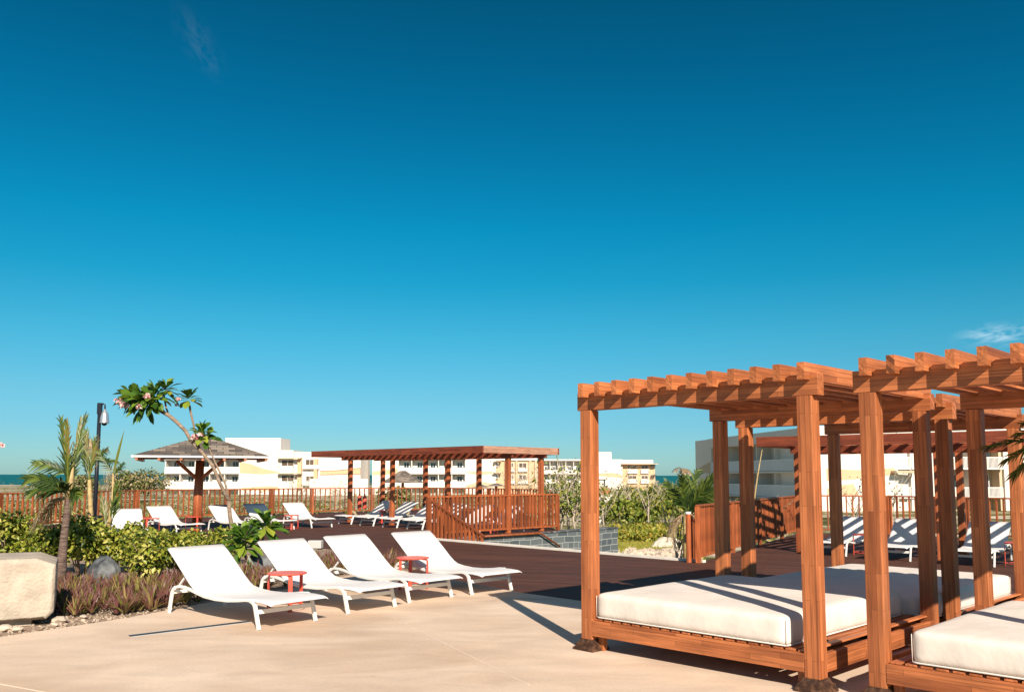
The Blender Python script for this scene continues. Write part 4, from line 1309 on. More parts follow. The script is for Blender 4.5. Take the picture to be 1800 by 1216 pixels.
def frangi(label, base, z0, branches, tips, flowers, ln=0.34, wd=0.135, nl=20, seed=1):
    """branches: lists of (u, v, radius) drawn in the upright plane through the base, with some depth offset"""
    random.seed(seed)
    t = thing('frangipani', label, 'tree', (base.x, base.y, z0), 0, 'frangipani trees')
    def W(u, v, dy=0.0):
        r = ray(u, v); y = base.y + dy
        return Vector((r.x / r.y * y - base.x, dy, CAMH + r.z / r.y * y - z0))
    for k, br in enumerate(branches):
        pts = [W(*q[:2], q[3] if len(q) > 3 else 0) for q in br]
        MB().tube(pts, [q[2] for q in br], 9).build('trunk' if k == 0 else 'branch', MT['bark'], t, smooth=True)
    for tp in tips:
        u, v, ax, dy = tp[:4]; mb = MB()
        cluster(mb, W(u, v, dy), Vector(ax), tp[4] if len(tp) > 4 else nl, ln * (tp[5] if len(tp) > 5 else 1), wd)
        mb.build('leaf_whorl', MT['frangi'], t, smooth=False)
    for (u, v, dy, n, r) in flowers:
        mb = MB(); blossoms(mb, W(u, v, dy), int(n * 1.3), r, 0.045)
        mb.build('blossom_cluster', MT['flower'], t)
    return t
fb = Vector((ray(409, 940).x / ray(409, 940).y * 17.3, 17.3))
frangi('tall leaning frangipani tree with pink blossoms in front of the sunshade', fb, -0.02,
       [[(411, 985, 0.05), (410, 940, 0.045), (404, 905, 0.04), (402, 880, 0.04)],
        [(402, 880, 0.036), (386, 848, 0.034), (374, 818, 0.034), (355, 795, 0.034), (336, 775, 0.034), (326, 757, 0.036), (310, 741, 0.038), (298, 731, 0.036), (284, 723, 0.036), (272, 716, 0.034), (264, 709, 0.03)],
        [(403, 878, 0.022, 0.0), (396, 850, 0.020, 0.05), (378, 812, 0.018, 0.1), (364, 780, 0.017, 0.1), (356, 764, 0.016, 0.1)],
        [(352, 790, 0.018, 0.05), (344, 768, 0.018, 0.12), (340, 745, 0.02, 0.15), (336, 728, 0.022, 0.15), (333, 712, 0.022, 0.15)],
        [(292, 727, 0.02, 0.0), (284, 718, 0.018, -0.1), (277, 704, 0.018, -0.1)],
        [(297, 731, 0.018, 0.0), (292, 716, 0.018, 0.1), (289, 700, 0.018, 0.12), (288, 690, 0.018, 0.12)]],
       [(262, 702, (-0.45, -0.3, 0.9), 0, 26), (246, 696, (-0.7, -0.4, 0.6), 0.05, 26), (238, 701, (-0.85, -0.3, 0.1), -0.1, 20), (256, 710, (-0.4, -0.6, -0.2), -0.1, 16), (268, 700, (0.0, -0.7, 0.5), -0.2, 20), (250, 704, (-0.3, -0.8, 0.3), -0.25, 18), (232, 696, (-0.8, -0.1, 0.6), 0.0, 16), (274, 692, (0.1, -0.2, 1), -0.1, 22), (291, 684, (0.3, 0, 1), 0.12, 20), (332, 700, (-0.1, -0.1, 1), 0.15, 22, 0.9), (355, 760, (0.15, -0.4, 1), 0.1, 22, 0.85), (363, 770, (0.3, -0.4, 0.4), 0.1, 10, 0.8)],
       [(211, 706, -0.3, 18, 0.10), (219, 713, -0.35, 14, 0.08), (257, 696, -0.48, 10, 0.07), (246, 714, -0.48, 12, 0.07), (312, 701, 0.1, 6, 0.05), (309, 712, 0.1, 3, 0.03), (341, 767, -0.1, 16, 0.09), (352, 763, -0.1, 8, 0.06), (292, 690, 0, 5, 0.04)], seed=5)
fb2 = G(433, 1008)
frangi('low frangipani with a whorl of big drooping leaves beside the first lounger backrest', fb2, 0,
       [[(436, 1008, 0.02), (434, 980, 0.02), (430, 950, 0.018)], [(434, 985, 0.014), (424, 965, 0.012), (418, 948, 0.01)]],
       [(430, 946, (0.0, -0.3, 1), 0.0, 24, 1.1), (428, 962, (0.1, -0.6, 0.4), 0, 12, 1.0), (420, 945, (-0.4, -0.2, 0.8), 0, 12, 0.8)], [], ln=0.34, wd=0.125, seed=8)
fb3 = G(452, 998)
frangi('low frangipani with upright glossy leaves between the first two lounger backrests', fb3, 0,
       [[(452, 998, 0.022), (458, 965, 0.02), (464, 940, 0.018), (466, 925, 0.018)]],
       [(466, 920, (0.1, -0.2, 1), 0.0, 22, 1.1), (468, 930, (0.5, -0.4, 0.3), 0, 12, 1.1), (458, 935, (-0.5, -0.3, 0.5), 0, 12, 1.0)], [], ln=0.34, wd=0.13, seed=9)

# ---- palms
def frond(p, d0, ln, droop, nl, ll, side_w=0.022, m='palm', parent=None, rach=0.011, up=Vector((0, 0, 1)), spread=55, name='frond', tipc=1.0, narrow=0.35):
    """arching frond: rachis with two rows of leaflets"""
    mb = MB()
    pts = []; d = d0.normalized(); q = Vector(p); n = 12
    for i in range(n + 1):
        pts.append(q.copy())
        d = (d + Vector((0, 0, -droop / n))).normalized()
        q = q + d * ln / n
    mb.tube(pts, [rach * (1 - 0.8 * i / n) for i in range(n + 1)], 5)
    side0 = d0.cross(up)
    if side0.length < 0.05: side0 = Vector((1, 0, 0))
    side0.normalize()
    for k in range(nl):
        t = 0.16 + 0.84 * (k + 0.5) / nl
        i = min(int(t * n), n - 1); f = t * n - i
        c = pts[i].lerp(pts[i + 1], f); dd = (pts[i + 1] - pts[i]).normalized()
        sd2 = side0 - dd * side0.dot(dd)
        sd2.normalize(); nn = sd2.cross(dd).normalized()
        for s in (-1, 1):
            ang = R(spread + random.uniform(-9, 9)) * (1 - narrow * t)
            v = (dd * math.cos(ang) + sd2 * s * math.sin(ang) + nn * random.uniform(-0.05, 0.3)).normalized()
            l_ = ll * (math.sin(math.pi * (0.12 + 0.8 * t)) ** 0.6) * random.uniform(0.75, 1.1)
            leaf(mb, c, v, nn, l_, side_w, 0.35, 0.35 * random.uniform(0.4, 1.4), 3, shape='blade')
    return mb.build(name, MT[m], parent)
def palm1():
    random.seed(21)
    b = G(104, 1022)
    t = thing('young_palm', 'leaning young palm with a thick dark trunk and ragged fronds behind the stone block', 'palm', (b.x, b.y, -0.02), 0, 'ragged young palms')
    y = b.y
    def W(u, v, dy=0):
        r = ray(u, v); return Vector((r.x / r.y * (y + dy) - b.x, dy, CAMH + r.z / r.y * (y + dy) + 0.02))
    MB().tube([W(100, 1024), W(106, 1000), W(109, 985), W(112, 950), W(116, 915), W(119, 890), W(121, 872)], [0.125, 0.09, 0.07, 0.056, 0.052, 0.048, 0.042], 14).build('trunk', MT['trunk'], t, smooth=True)
    c = W(120, 876)
    sh = MB(); sh.tube([c, W(124, 850), W(128, 815)], [0.055, 0.045, 0.02], 8); sh.build('crown_shaft', MT['cane'], t, smooth=True)
    # upright fronds bundled together
    for (u, v, ln, dr, nl, ll, sp) in [(108, 745, 1.15, 0.15, 18, 0.38, 17), (116, 752, 1.1, 0.1, 18, 0.38, 14), (140, 748, 1.15, 0.1, 20, 0.38, 12), (147, 742, 1.2, 0.15, 20, 0.38, 13), (138, 775, 1.0, 0.2, 14, 0.34, 16)]:
        tgt = W(u, v, random.uniform(-0.25, 0.25)); frond(c + Vector((0, 0, 0.08)), tgt - c, (tgt - c).length, dr, nl, ll * 0.92, 0.034, 'palm' if u % 3 else 'palmgreen', t, spread=sp, up=Vector((0, 1, 0.2)), narrow=0.2, rach=0.016)
    frond(W(124, 838), W(72, 790) - W(124, 838), 0.62, 0.8, 16, 0.26, 0.03, 'palmgreen', t, spread=42, up=Vector((0, -1, 0.3)))
    for (u, v, ln, dr, dy) in [(62, 828, 0.66, 1.3, -0.25), (58, 855, 0.58, 1.3, -0.3), (72, 812, 0.6, 1.3, 0.25), (98, 830, 0.5, 1.6, -0.35), (142, 850, 0.38, 1.8, -0.3), (66, 842, 0.6, 1.4, 0.3)]:
        tgt = W(u, v, dy); frond(c + Vector((0, 0, 0.05)), tgt - c + Vector((0, 0, 0.25)), ln, dr, 11, 0.30, 0.050, 'palmgreen' if dy < 0 else 'palm', t, spread=40, up=Vector((0, -0.7, 0.7)))
    for (u, v, ln) in [(80, 880, 0.62), (70, 900, 0.6), (92, 900, 0.62), (100, 915, 0.55), (86, 890, 0.7), (62, 890, 0.75), (75, 905, 0.5), (95, 880, 0.8)]:
        tgt = W(u, v, random.uniform(-0.25, 0.2)); frond(c, Vector(((tgt - c).x * 1.2, (tgt - c).y, 0.12)), ln, 2.6, 9, 0.26, 0.018, 'drypalm', t, spread=55)
    return t
palm1()
def palm2():
    random.seed(22)
    y = 18.5
    r = ray(158, 930); b = Vector((r.x / r.y * y, y))
    t = thing('young_palm', 'young palm with a straight yellow cane just left of the black pole', 'palm', (b.x, b.y, -0.02), 0, 'ragged young palms')
    def W(u, v, dy=0):
        r = ray(u, v); return Vector((r.x / r.y * (y + dy) - b.x, dy, CAMH + r.z / r.y * (y + dy) + 0.02))
    MB().tube([W(160, 960), W(160, 905), W(158, 870), W(157, 843)], [0.06, 0.05, 0.045, 0.035], 10).build('trunk', MT['cane'], t, smooth=True)
    c = W(157, 845)
    for (u, v, dr, ll, m) in [(148, 765, 0.15, 0.38, 'palm'), (152, 762, 0.2, 0.4, 'palm'), (165, 775, 0.3, 0.42, 'palm'), (146, 790, 0.3, 0.35, 'palmgreen')]:
        tgt = W(u, v, random.uniform(-0.2, 0.2)); frond(c, tgt - c, (tgt - c).length * 1.05, dr, 20, ll, 0.032, m, t, spread=20, up=Vector((0, 1, 0.2)), narrow=0.2, rach=0.013)
    for (u, v, dy, ln, m) in [(150, 762, 0.1, 0.9, 'drypalm'), (180, 790, -0.1, 0.8, 'palm'), (188, 800, 0.2, 0.9, 'palmgreen')]:
        q0 = W(172, 800, 0); tgt = W(u, v, dy)
        frond(W(166, 812) if u > 160 else W(176, 805), tgt - W(170, 806), 0.55, 0.6, 14, 0.26, 0.03, m, t, spread=40, up=Vector((0, -1, 0.3)))
    return t
palm2()
def palm3():
    random.seed(23)
    y = 16.5
    r = ray(198, 930); b = Vector((r.x / r.y * y, y))
    t = thing('young_palm', 'thin young palm with one tall closed spear right of the black pole', 'palm', (b.x, b.y, -0.02), 0, 'ragged young palms')
    def W(u, v, dy=0):
        r = ray(u, v); return Vector((r.x / r.y * (y + dy) - b.x, dy, CAMH + r.z / r.y * (y + dy) + 0.02))
    MB().tube([W(188, 945), W(194, 905), W(198, 870), W(199, 832)], [0.04, 0.03, 0.022, 0.016], 8).build('trunk', MT['cane'], t, smooth=True)
    c = W(199, 835)
    sp = MB(); leaf(sp, c, W(219, 754) - c, Vector((0, -1, 0)), (W(219, 754) - c).length, 0.05, 0.8, 0, 6, shape='oval')
    sp.build('spear', MT['palm'], t)
    frond(c, W(177, 795) - c, (W(177, 795) - c).length * 1.1, 0.15, 14, 0.24, 0.022, 'palmgreen', t, spread=45, up=Vector((0, -1, 0.2)))
    frond(c, W(214, 815) - c, 0.3, 0.3, 7, 0.16, 0.025, 'palmgreen', t, spread=40, up=Vector((0, -1, 0.2)))
    for (u0, v0, u, v) in [(190, 925, 205, 848), (188, 935, 178, 870), (186, 930, 184, 880), (196, 920, 210, 865)]:
        a_ = W(u0, v0); e_ = W(u, v, random.uniform(-0.2, 0.2))
        frond(a_, e_ - a_, (e_ - a_).length, 0.1, 16, 0.28, 0.03, random.choice(['palmgreen', 'palm']), t, spread=14, up=Vector((0, 1, 0)), narrow=0.1)
    return t
palm3()
def palm4():
    random.seed(24)
    y = 21.5
    r = ray(1200, 905); b = Vector((r.x / r.y * y, y))
    t = thing('young_palm', 'bushy green palm with dead hanging fronds beyond the gap in the deck edge', 'palm', (b.x, b.y, -1.15), 0, 'ragged young palms')
    def W(u, v, dy=0):
        r = ray(u, v); return Vector((r.x / r.y * (y + dy) - b.x, dy, CAMH + r.z / r.y * (y + dy) + 1.15))
    MB().tube([W(1206, 995), W(1206, 940), W(1206, 905)], [0.09, 0.07, 0.05], 10).build('trunk', MT['cane'], t, smooth=True)
    c = W(1206, 905)
    for k in range(15):
        u, v = random.choice([(1250, 860), (1262, 885), (1235, 845), (1222, 842), (1245, 870), (1205, 850), (1185, 862), (1240, 858), (1255, 872)])
        tgt = W(u + random.uniform(-6, 6), v + random.uniform(-5, 5), random.uniform(-0.5, 0.5))
        frond(c, tgt - c + Vector((0, 0, 0.25)), (tgt - c).length * 1.3, 0.8, 24, 0.42, 0.04, 'palmgreen', t, spread=42, up=Vector((0, -0.6, 0.8)))
    for k in range(12):
        a = random.uniform(0, 6.28)
        frond(c, Vector((math.cos(a) - 0.4, math.sin(a), 0.35)), random.uniform(0.7, 1.1), 2.6, 14, 0.26, 0.018, 'drypalm', t, spread=30)
    return t
palm4()

def bare_tree(label, P, z0, h, seed, n=9, name='bare_tree', leafy=0, lm='drypalm'):
    random.seed(seed)
    t = thing(name, label, 'tree', (P.x, P.y, z0), 0, 'wind-stripped small trees')
    mb = MB()
    mb.tube([(0, 0, 0), (random.uniform(-.1, .1), 0, h * 0.35), (random.uniform(-.2, .2), 0, h * 0.6)], [0.05, 0.035, 0.02], 6)
    mb.build('trunk', MT['paleb'], t, smooth=True)
    br = MB(); lf = MB()
    for k in range(n):
        a = random.uniform(0, 6.28); z1 = h * random.uniform(0.15, 0.6)
        e = Vector((math.cos(a) * h * random.uniform(0.15, 0.35), math.sin(a) * h * 0.2, h * random.uniform(0.6, 1.0)))
        s = Vector((0, 0, z1)); m = (s + e) / 2 + Vector((random.uniform(-.1, .1), random.uniform(-.1, .1), 0.0))
        br.tube([s, m, e], [0.02, 0.014, 0.006], 5)
        for q in range(3):
            w0 = m.lerp(e, random.random()); w1 = w0 + rnd_dir(0.5) * h * 0.14
            br.tube([w0, w1], [0.008, 0.004], 4)
        for q in range(leafy):
            w0 = s.lerp(e, random.uniform(0.3, 1.0)) + rnd_dir() * h * 0.1
            leaf(lf, w0, rnd_dir(), rnd_dir(0.7), random.uniform(0.08, 0.16), random.uniform(0.06, 0.12), 0.2, 0.2, 2)
    br.build('branches', MT['paleb'], t, smooth=True)
    if leafy: lf.build('crown', MT[lm], t)
    return t
# shrubs with pale branches in the planter between the near railing and the nearest daybed
for k, (u, yy, h, lb) in enumerate([(985, 29.5, 1.5, 'pale-branched sea grape shrub right of the near railing'), (1000, 30.5, 2.0, 'taller pale-branched sea grape shrub left of the nearest daybed post'),
                                 (1012, 29.0, 1.3, 'sea grape shrub touching the left side of the nearest daybed post'), (1062, 31.0, 1.6, 'sea grape shrub just right of the nearest daybed post'), (965, 31.0, 2.1, 'pale-branched shrub rising behind the right pergola posts')]):
    r = ray(u, 930); x = r.x / r.y * yy
    bare_tree(lb, Vector((x, yy)), -0.4, h + 0.4, 70 + k, n=14, leafy=16, lm='seagrape', name='sea_grape_shrub')
for k, (u, yy, h, lf, lb) in enumerate([(1192, 22.5, 1.9, 0, 'bare pale sapling right at the gap in front of the green palm'), (1345, 24.5, 0, 0, ''), (1140, 48, 2.9, 6, 'wispy half-dead tree in front of the far peach building'),
                                    (1110, 55, 2.9, 8, 'dry leafy tree left of the wispy half-dead one'), (1165, 60, 3.4, 4, 'bare-branched tree against the strip of sea'), (1050 + 35, 50, 3.8, 9, 'dry tree just right of the nearest daybed post'),
                                    (905, 52, 4.4, 8, 'dry tree in front of the middle building, right of the pergola posts'), (930, 60, 4.2, 7, 'dry tree between the last two posts of the long pergola'), (525, 62, 3.9, 5, 'bare tree in front of the left building'), (590, 70, 3.8, 5, 'sparse tree before the low white wall'), (985, 62, 4.5, 7, 'dry tree left of the nearest daybed post, before the far building'),
                                    (1500, 40, 3.2, 6, 'thin plant against the white wall between the daybed posts'), (1570, 42, 3.2, 6, 'feathery plant left of the right building windows'), (60, 95, 4.2, 8, 'dry tree beyond the railing behind the left palm'), (185, 110, 5.0, 10, 'bushy dry tree on the shoreline near the black pole')]):
    if not h: continue
    r = ray(u, 900); x = r.x / r.y * yy
    bare_tree(lb, Vector((x, yy)), terrain_z(x, yy) if yy > 30 else -1.15, h - (-1.15 if yy < 30 else 0) * 0.3, 90 + k, n=10, leafy=lf, lm='scrub' if k % 2 else 'drypalm')
# fronds of a dry palm behind the right railing
random.seed(31)
r = ray(1330, 920); yy = 23.5
t = thing('dry_palm', 'dry palm frond and pale spear rising behind the sunlit right railing', 'palm', (r.x / r.y * yy, yy, -1.15))
frond(Vector((0, 0, 0.6)), Vector((0.25, 0, 1.0)), 2.5, 1.9, 26, 0.22, 0.03, 'drypalm', t, spread=55)
MB().tube([(-0.15, 0, 0.6), (-0.1, 0, 1.8), (0.05, 0, 2.7), (0.2, 0, 3.45)], [0.03, 0.025, 0.02, 0.008], 6).build('spear', MT['cane'], t, smooth=True)
# green palm leaning into the picture from the right edge
random.seed(32)
yy = 7.6
r = ray(1872, 765)
t = thing('green_palm', 'palm fronds reaching in at the right edge in front of the rear daybed', 'palm', (r.x / r.y * yy, yy, 0))
z0 = CAMH + ray(1872, 772).z / ray(1872, 772).y * yy
MB().tube([(0.05, 0, 0), (0.02, 0, z0 * 0.6), (0, 0, z0)], [0.07, 0.055, 0.04], 10).build('trunk', MT['trunk'], t, smooth=True)
for (dx, dz, ln, dr) in [(-1, 0.32, 0.66, 0.6), (-1, 0.1, 0.74, 0.5), (-1, -0.1, 0.66, 0.6), (-0.9, 0.7, 0.6, 1.0), (-0.8, -0.4, 0.62, 0.5), (0.6, 0.8, 0.7, 1.0), (1, 0.4, 0.7, 1.0)]:
    frond(Vector((0, 0, z0)), Vector((dx, random.uniform(-0.4, 0.3), dz)), ln * 0.9, dr * 0.8, 12, 0.17, 0.024, 'palm', t, spread=26, up=Vector((0, -0.7, 0.7)))

# ---- scrub, hedge strips and grass beyond the deck
def clump(mb, x, y, z, r, h, n, ls):
    for i in range(n):
        d = rnd_dir(0.3)
        q = Vector((x + d.x * r * random.uniform(0.5, 1), y + d.y * r * random.uniform(0.5, 1), z + h * 0.45 + d.z * h * 0.55 * random.uniform(0.5, 1)))
        leaf(mb, q, rnd_dir(0.2), rnd_dir(0.8), ls * random.uniform(0.6, 1.4), ls * random.uniform(0.4, 0.8), 0.2, 0.1, 1 if ls > 0.3 else 2)
random.seed(41)
sc = MB()
for k in range(520):
    y = 36 + 380 * random.random() ** 1.6
    x = random.uniform(-0.72, 0.32) * y
    u = 900 + F * x / y
    if 1090 < u < 1225 and y < 60: continue
    h = random.uniform(0.7, 2.0) * (1.0 + y / 260)
    if u > 230: h *= 0.8
    clump(sc, x, y, terrain_z(x, y), h * random.uniform(0.8, 1.6), h, 60 if y < 120 else 34, 0.22 + y / 500)
for k in range(420):
    y = random.uniform(37, 95); u = random.uniform(-60, 760)
    r = ray(u, 900); x = r.x / r.y * y
    if y < 47 and u > 480: continue
    h = random.choice([0.4, 0.6, 0.9, 1.4]) * random.uniform(0.8, 1.2)
    clump(sc, x, y, terrain_z(x, y), h * random.uniform(0.8, 1.5), h, 46, 0.20)
tag(sc.build('coastal_scrub', MT['scrub']), 'low dry coastal scrub covering the sandy land towards the sea', 'scrub', kind='stuff')
random.seed(42)
g2_ = MB()
a_ = [(1088, 940), (1088, 912), (1215, 912), (1215, 936)]
for k in range(230):
    y = random.uniform(36, 46); u = random.uniform(1070, 1225)
    r = ray(u, 920); x = r.x / r.y * y
    clump(g2_, x, y, terrain_z(x, y) - 0.1, 0.6, 0.7, 40, 0.16)
tag(g2_.build('yellow_green_cover', MT['cover']), 'low yellow-green ground cover along the pale path', 'ground cover', kind='stuff')
# bushes one can tell apart beyond the deck
random.seed(43)
bl = [(1085, 46, 2.0, 'rounded green bush right of the nearest daybed post'), (1112, 58, 2.3, 'dense green bush behind the yellow-green cover, left'), (1140, 50, 2.1, 'dense green bush behind the yellow-green cover, middle'), (1172, 56, 2.3, 'dense green bush behind the yellow-green cover, right'),
      (1100, 80, 2.7, 'tall bush below the far peach building'), (1160, 95, 2.8, 'bush at the foot of the strip of sea'), (1190, 84, 2.5, 'bush just left of the large right building'), (225, 118, 4.6, 'dark bush on the shore left of the white building'), (262, 125, 5.0, 'largest dark bush touching the left building'), (150, 150, 4.0, 'low bush on the shore behind the yellow cane'),
      (1030, 70, 3.0, 'bush behind the nearest daybed post'), (700, 75, 2.6, 'bush behind the far railing under the pergola')]
for k, (u, yy, h, lb) in enumerate(bl):
    r = ray(u, 870); x = r.x / r.y * yy
    shrub(lb, 0, 0, 0, 0, 900, MT['scrub'] if k > 6 else MT['seagrape'], ls=0.14 + yy / 420, name='bush', cat='bush', group='bushes beyond the deck', seed=200 + k, zb=terrain_z(x, yy), P=Vector((x, yy)), top=h, wm=h * 0.75, woody='paleb')
# pale path, sand pile and rubble
pth = [G(1080, 942, -1.13), G(1225, 946, -1.13), G(1225, 938, -1.13), G(1080, 936, -1.13)]
flat('path', pth if area(pth) > 0 else pth[::-1], -1.13, MT['path'])
pz = G(1172, 962, -1.15)
sp0 = rock('sand_pile', 'heap of pale sand and rubble on the grass beyond the deck', 'sand pile', pz.x, pz.y, -1.2, (0.6, 0.6, 0.45), MT['sand'], 51, 4)
random.seed(52); rb = MB()
for k in range(330):
    u = random.uniform(1095, 1225); v = random.uniform(968, 990)
    q = G(u, v, -1.1) + Vector((random.uniform(-.2, .2), random.uniform(-.2, .2))); s = random.uniform(0.03, 0.13)
    M = Matrix.Translation((q.x, q.y, -1.1 + s * 0.4)) @ Matrix.Rotation(random.uniform(0, 3), 4, rnd_dir())
    rb.box(-s, s, -s * 0.7, s * 0.7, -s * 0.6, s * 0.6, M)
tag(rb.build('rubble', MT['limestone']), 'white limestone rubble strewn below the deck edge', 'rubble', kind='stuff')
random.seed(53); gr = MB()
for k in range(24000):
    y = 22 + 15 * random.random(); u = random.uniform(1080, 1235)
    r = ray(u, 950); x = r.x / r.y * y
    d = rnd_dir(1.2)
    leaf(gr, Vector((x, y, -1.16)), d, Vector((0, -1, 0.2)), random.uniform(0.08, 0.24), 0.035, 0.2, 0.3, 1, shape='blade')
tag(gr.build('grass', MT['cover']), 'patchy yellow-green grass beyond the deck edge', 'grass', kind='stuff')

# ================================================================== BUILDINGS
class Facade:
    """a vertical facade plane; pixel corners are measured once onto this plane and become metres along it"""
    def __init__(s, name, label, p, d, cat='building', group='white resort buildings'):
        s.p = Vector(p); s.d = Vector(d).normalized()
        s.t = thing(name, label, cat, (s.p.x, s.p.y, 0), math.atan2(s.d.y, s.d.x), group)
    def m(s, u, v): return L(u, v, s.p, s.d)
    def block(s, u0, u1, v0, v1, y0, y1, m, name='wall', z0=None, parent=None, bevel=0):
        a, zt = s.m(u0, v0); b, _ = s.m(u1, v0)
        zb = z0 if z0 is not None else s.m(u0, v1)[1]
        if name == 'wall': y0 = y0 + 0.001 * random.random()
        return MB().box(min(a, b), max(a, b), y0, y1, zb, zt).build(name, MT[m], parent or s.t)
    def window(s, u0, u1, v0, v1, y=-0.03, glass='glass', door=False):
        a, zt = s.m(u0, v0); b, zb = s.m(u1, v1)
        fr = MB(); w_ = 0.07
        fr.box(a, b, y - 0.04, y, zt - w_, zt); fr.box(a, b, y - 0.04, y, zb, zb + w_)
        for x in (a, b - w_, (a + b) / 2 - w_ / 2): fr.box(x, x + w_, y - 0.039, y - 0.001, zb + w_ + 0.001, zt - w_ - 0.001)
        o_ = fr.build('window', MT['rail_white'], s.t)
        MB().box(a + 0.01, b - 0.01, y - 0.015, y - 0.003, zb + 0.01, zt - 0.01).build('pane', MT[glass], o_)
        return o_
    def band(s, pts, m='peach', y=-0.02):
        """painted wave: outline in the facade plane, 2 cm proud"""
        q = [s.m(u, v) for u, v in pts]; n = len(q)
        vs = [(a, y, z) for a, z in q] + [(a, 0.0 , z) for a, z in q]
        fs = [tuple(range(n))] + [(i, i + n, (i + 1) % n + n, (i + 1) % n) for i in range(n)]
        return MB().add(vs, fs).build('painted_wave', MT[m], s.t)
    def balconies(s, u0, u1, floors, vtop, depth=1.9, bays=5, solid=True, wall='white_wall', z0=None, wfrac=(0.35, 0.75), glass='glass'):
        """recessed bays: floors = [(v parapet top, v parapet bottom)], vtop = roof line"""
        a, zr = s.m(u0, vtop); b, _ = s.m(u1, vtop)
        z_0 = z0 if z0 is not None else -3.5
        MB().box(a, b, depth, depth + 8, z_0, zr - 0.02).build('wall', MT[wall], s.t)
        MB().box(a - 0.3, b + 0.1, -0.35, depth + 8.1, zr - 0.45, zr).build('roof', MT['white_wall'], s.t)
        ztop = zr - 0.45
        for i in range(bays + 1):
            x = a + (b - a) * i / bays
            MB().box(x - 0.09, x + 0.09, 0.16, depth - 0.002, z_0, zr - 0.46).build('partition', MT['white_wall'], s.t)
        zs = []
        for (va, vb) in floors:
            _, zp = s.m(u0, va); _, zf = s.m(u0, vb)
            zs.append((zp, zf))
            MB().box(a - 0.05, b + 0.05, -0.1, depth - 0.004, zf - 0.16, zf + 0.02).build('balcony_slab', MT['white_wall'], s.t)
            if solid:
                MB().box(a - 0.05, b + 0.05, -0.10, 0.02, zf + 0.022, zp).build('parapet', MT['white_wall'], s.t)
            else:
                rl = MB(); rl.box(a, b, -0.06, -0.01, zp - 0.06, zp); rl.box(a, b, -0.06, -0.01, zf + 0.1, zf + 0.15)
                x = a
                while x < b:
                    rl.box(x, x + 0.05, -0.05, -0.02, zf + 0.15, zp - 0.06); x += 0.14
                rl.build('balustrade', MT['rail_white'], s.t)
            for i in range(bays):
                x0 = a + (b - a) * (i + wfrac[0]) / bays; x1 = a + (b - a) * (i + wfrac[1]) / bays
                ft = zp + 1.15; fb_ = zf + 0.05
                fr = MB(); y = depth - 0.01; w_ = 0.07
                fr.box(x0, x1, y - 0.05, y, ft - w_, ft)
                for x in (x0, x1 - w_, (x0 + x1) / 2 - w_ / 2): fr.box(x, x + w_, y - 0.049, y - 0.001, fb_, ft - w_ - 0.001)
                o_ = fr.build('window', MT['rail_white'], s.t)
                MB().box(x0 + 0.01, x1 - 0.01, y - 0.02, y - 0.004, fb_, ft - 0.01).build('pane', MT[glass], o_)
ZG = -3.5
random.seed(3)
# --- A: left building
A = Facade('resort_building', 'white three-storey building behind the sunshade with peach wave paint', ((290 - 900) / F * 182, 182), (1, 0))
A.balconies(291, 421, [(820, 831), (846, 858)], 804, bays=5)
A.block(421.2, 490, 791, 0, 0, 12, 'white_wall', z0=ZG)
A.block(388, 487, 768.5, 790.5, 3, 11, 'white_wall', 'stair_tower', z0=A.m(400, 792)[1])
A.block(490.2, 515, 791, 0, 0.4, 12, 'white_wall', z0=ZG)
A.block(515.2, 560, 794, 0, 0.8, 12, 'white_wall', z0=ZG)
A.block(560.2, 634, 793.5, 0, 0.2, 12, 'white_wall', z0=ZG)
A.block(556, 655, 841, 0, -6, -5.6, 'white_wall', 'garden_wall', z0=ZG)
A.band([(421.5, 812), (440, 815), (462, 823), (490, 829.5), (490, 831), (462, 833.5), (421.5, 831)])
A.band([(563, 827), (595, 826), (620, 823), (633.5, 822), (633.5, 833), (600, 833), (563, 834)], y=0.18)
A.band([(425, 857), (470, 854), (489, 855), (489, 862), (425, 862)])
for (u0, u1, v0, v1, g) in [(494, 516, 808, 819, 'brown_glass'), (494, 516, 835, 846, 'brown_glass'), (536.5, 551, 807, 818, 'brown_glass'), (537, 551, 836, 845, 'brown_glass')]:
    A.window(u0, u1, v0, v1, 0.36, g)
for (u0, u1, v) in [(490, 530, 804.5), (490, 531, 831)]:
    A.block(u0, u1, v, v + 1.6, -1.0, 0.4, 'beige', 'canopy')
A.block(523, 530, 804, 858, 0.1, 0.8, 'peach', 'pillar'); A.block(551.5, 558, 806, 858, 0.1, 0.8, 'peach', 'pillar')
for v in (817, 846): A.block(532, 563, v, v + 7, 0.0, 0.35, 'white_wall', 'parapet')
for v in (820, 806): A.window(444.5, 447, v + 30, v + 34, -0.02)
# --- B: middle building seen through the pergola posts
B = Facade('resort_building', 'white middle building seen through the posts of the long pergola', ((655 - 900) / F * 192, 192), (1, 0))
B.block(655, 699.8, 802, 0, 0, 12, 'white_wall', z0=ZG)
B.band([(655, 829), (675, 826), (699, 823.5), (699, 831), (680, 834), (655, 835)])
B.balconies(700, 818, [(821.5, 831.5), (845.5, 855.5)], 803, bays=5)
B.block(700, 820, 797.5, 803, 1.5, 10, 'white_wall', 'roof_parapet')
B.block(818.2, 872, 799, 0, 0, 12, 'white_wall', z0=ZG)
B.band([(818.5, 829), (845, 828), (868, 828.5), (868, 831.5), (845, 835), (818.5, 830.5)], 'beige')
B.band([(818.5, 853), (835, 848), (850, 846.5), (868, 850), (868, 857), (818.5, 857)], 'beige')
B.block(872.2, 945, 809, 0, 0.6, 12, 'peach', z0=ZG)
B.block(872, 944, 800, 808.8, 0.2, 12, 'white_wall', 'roof_parapet')
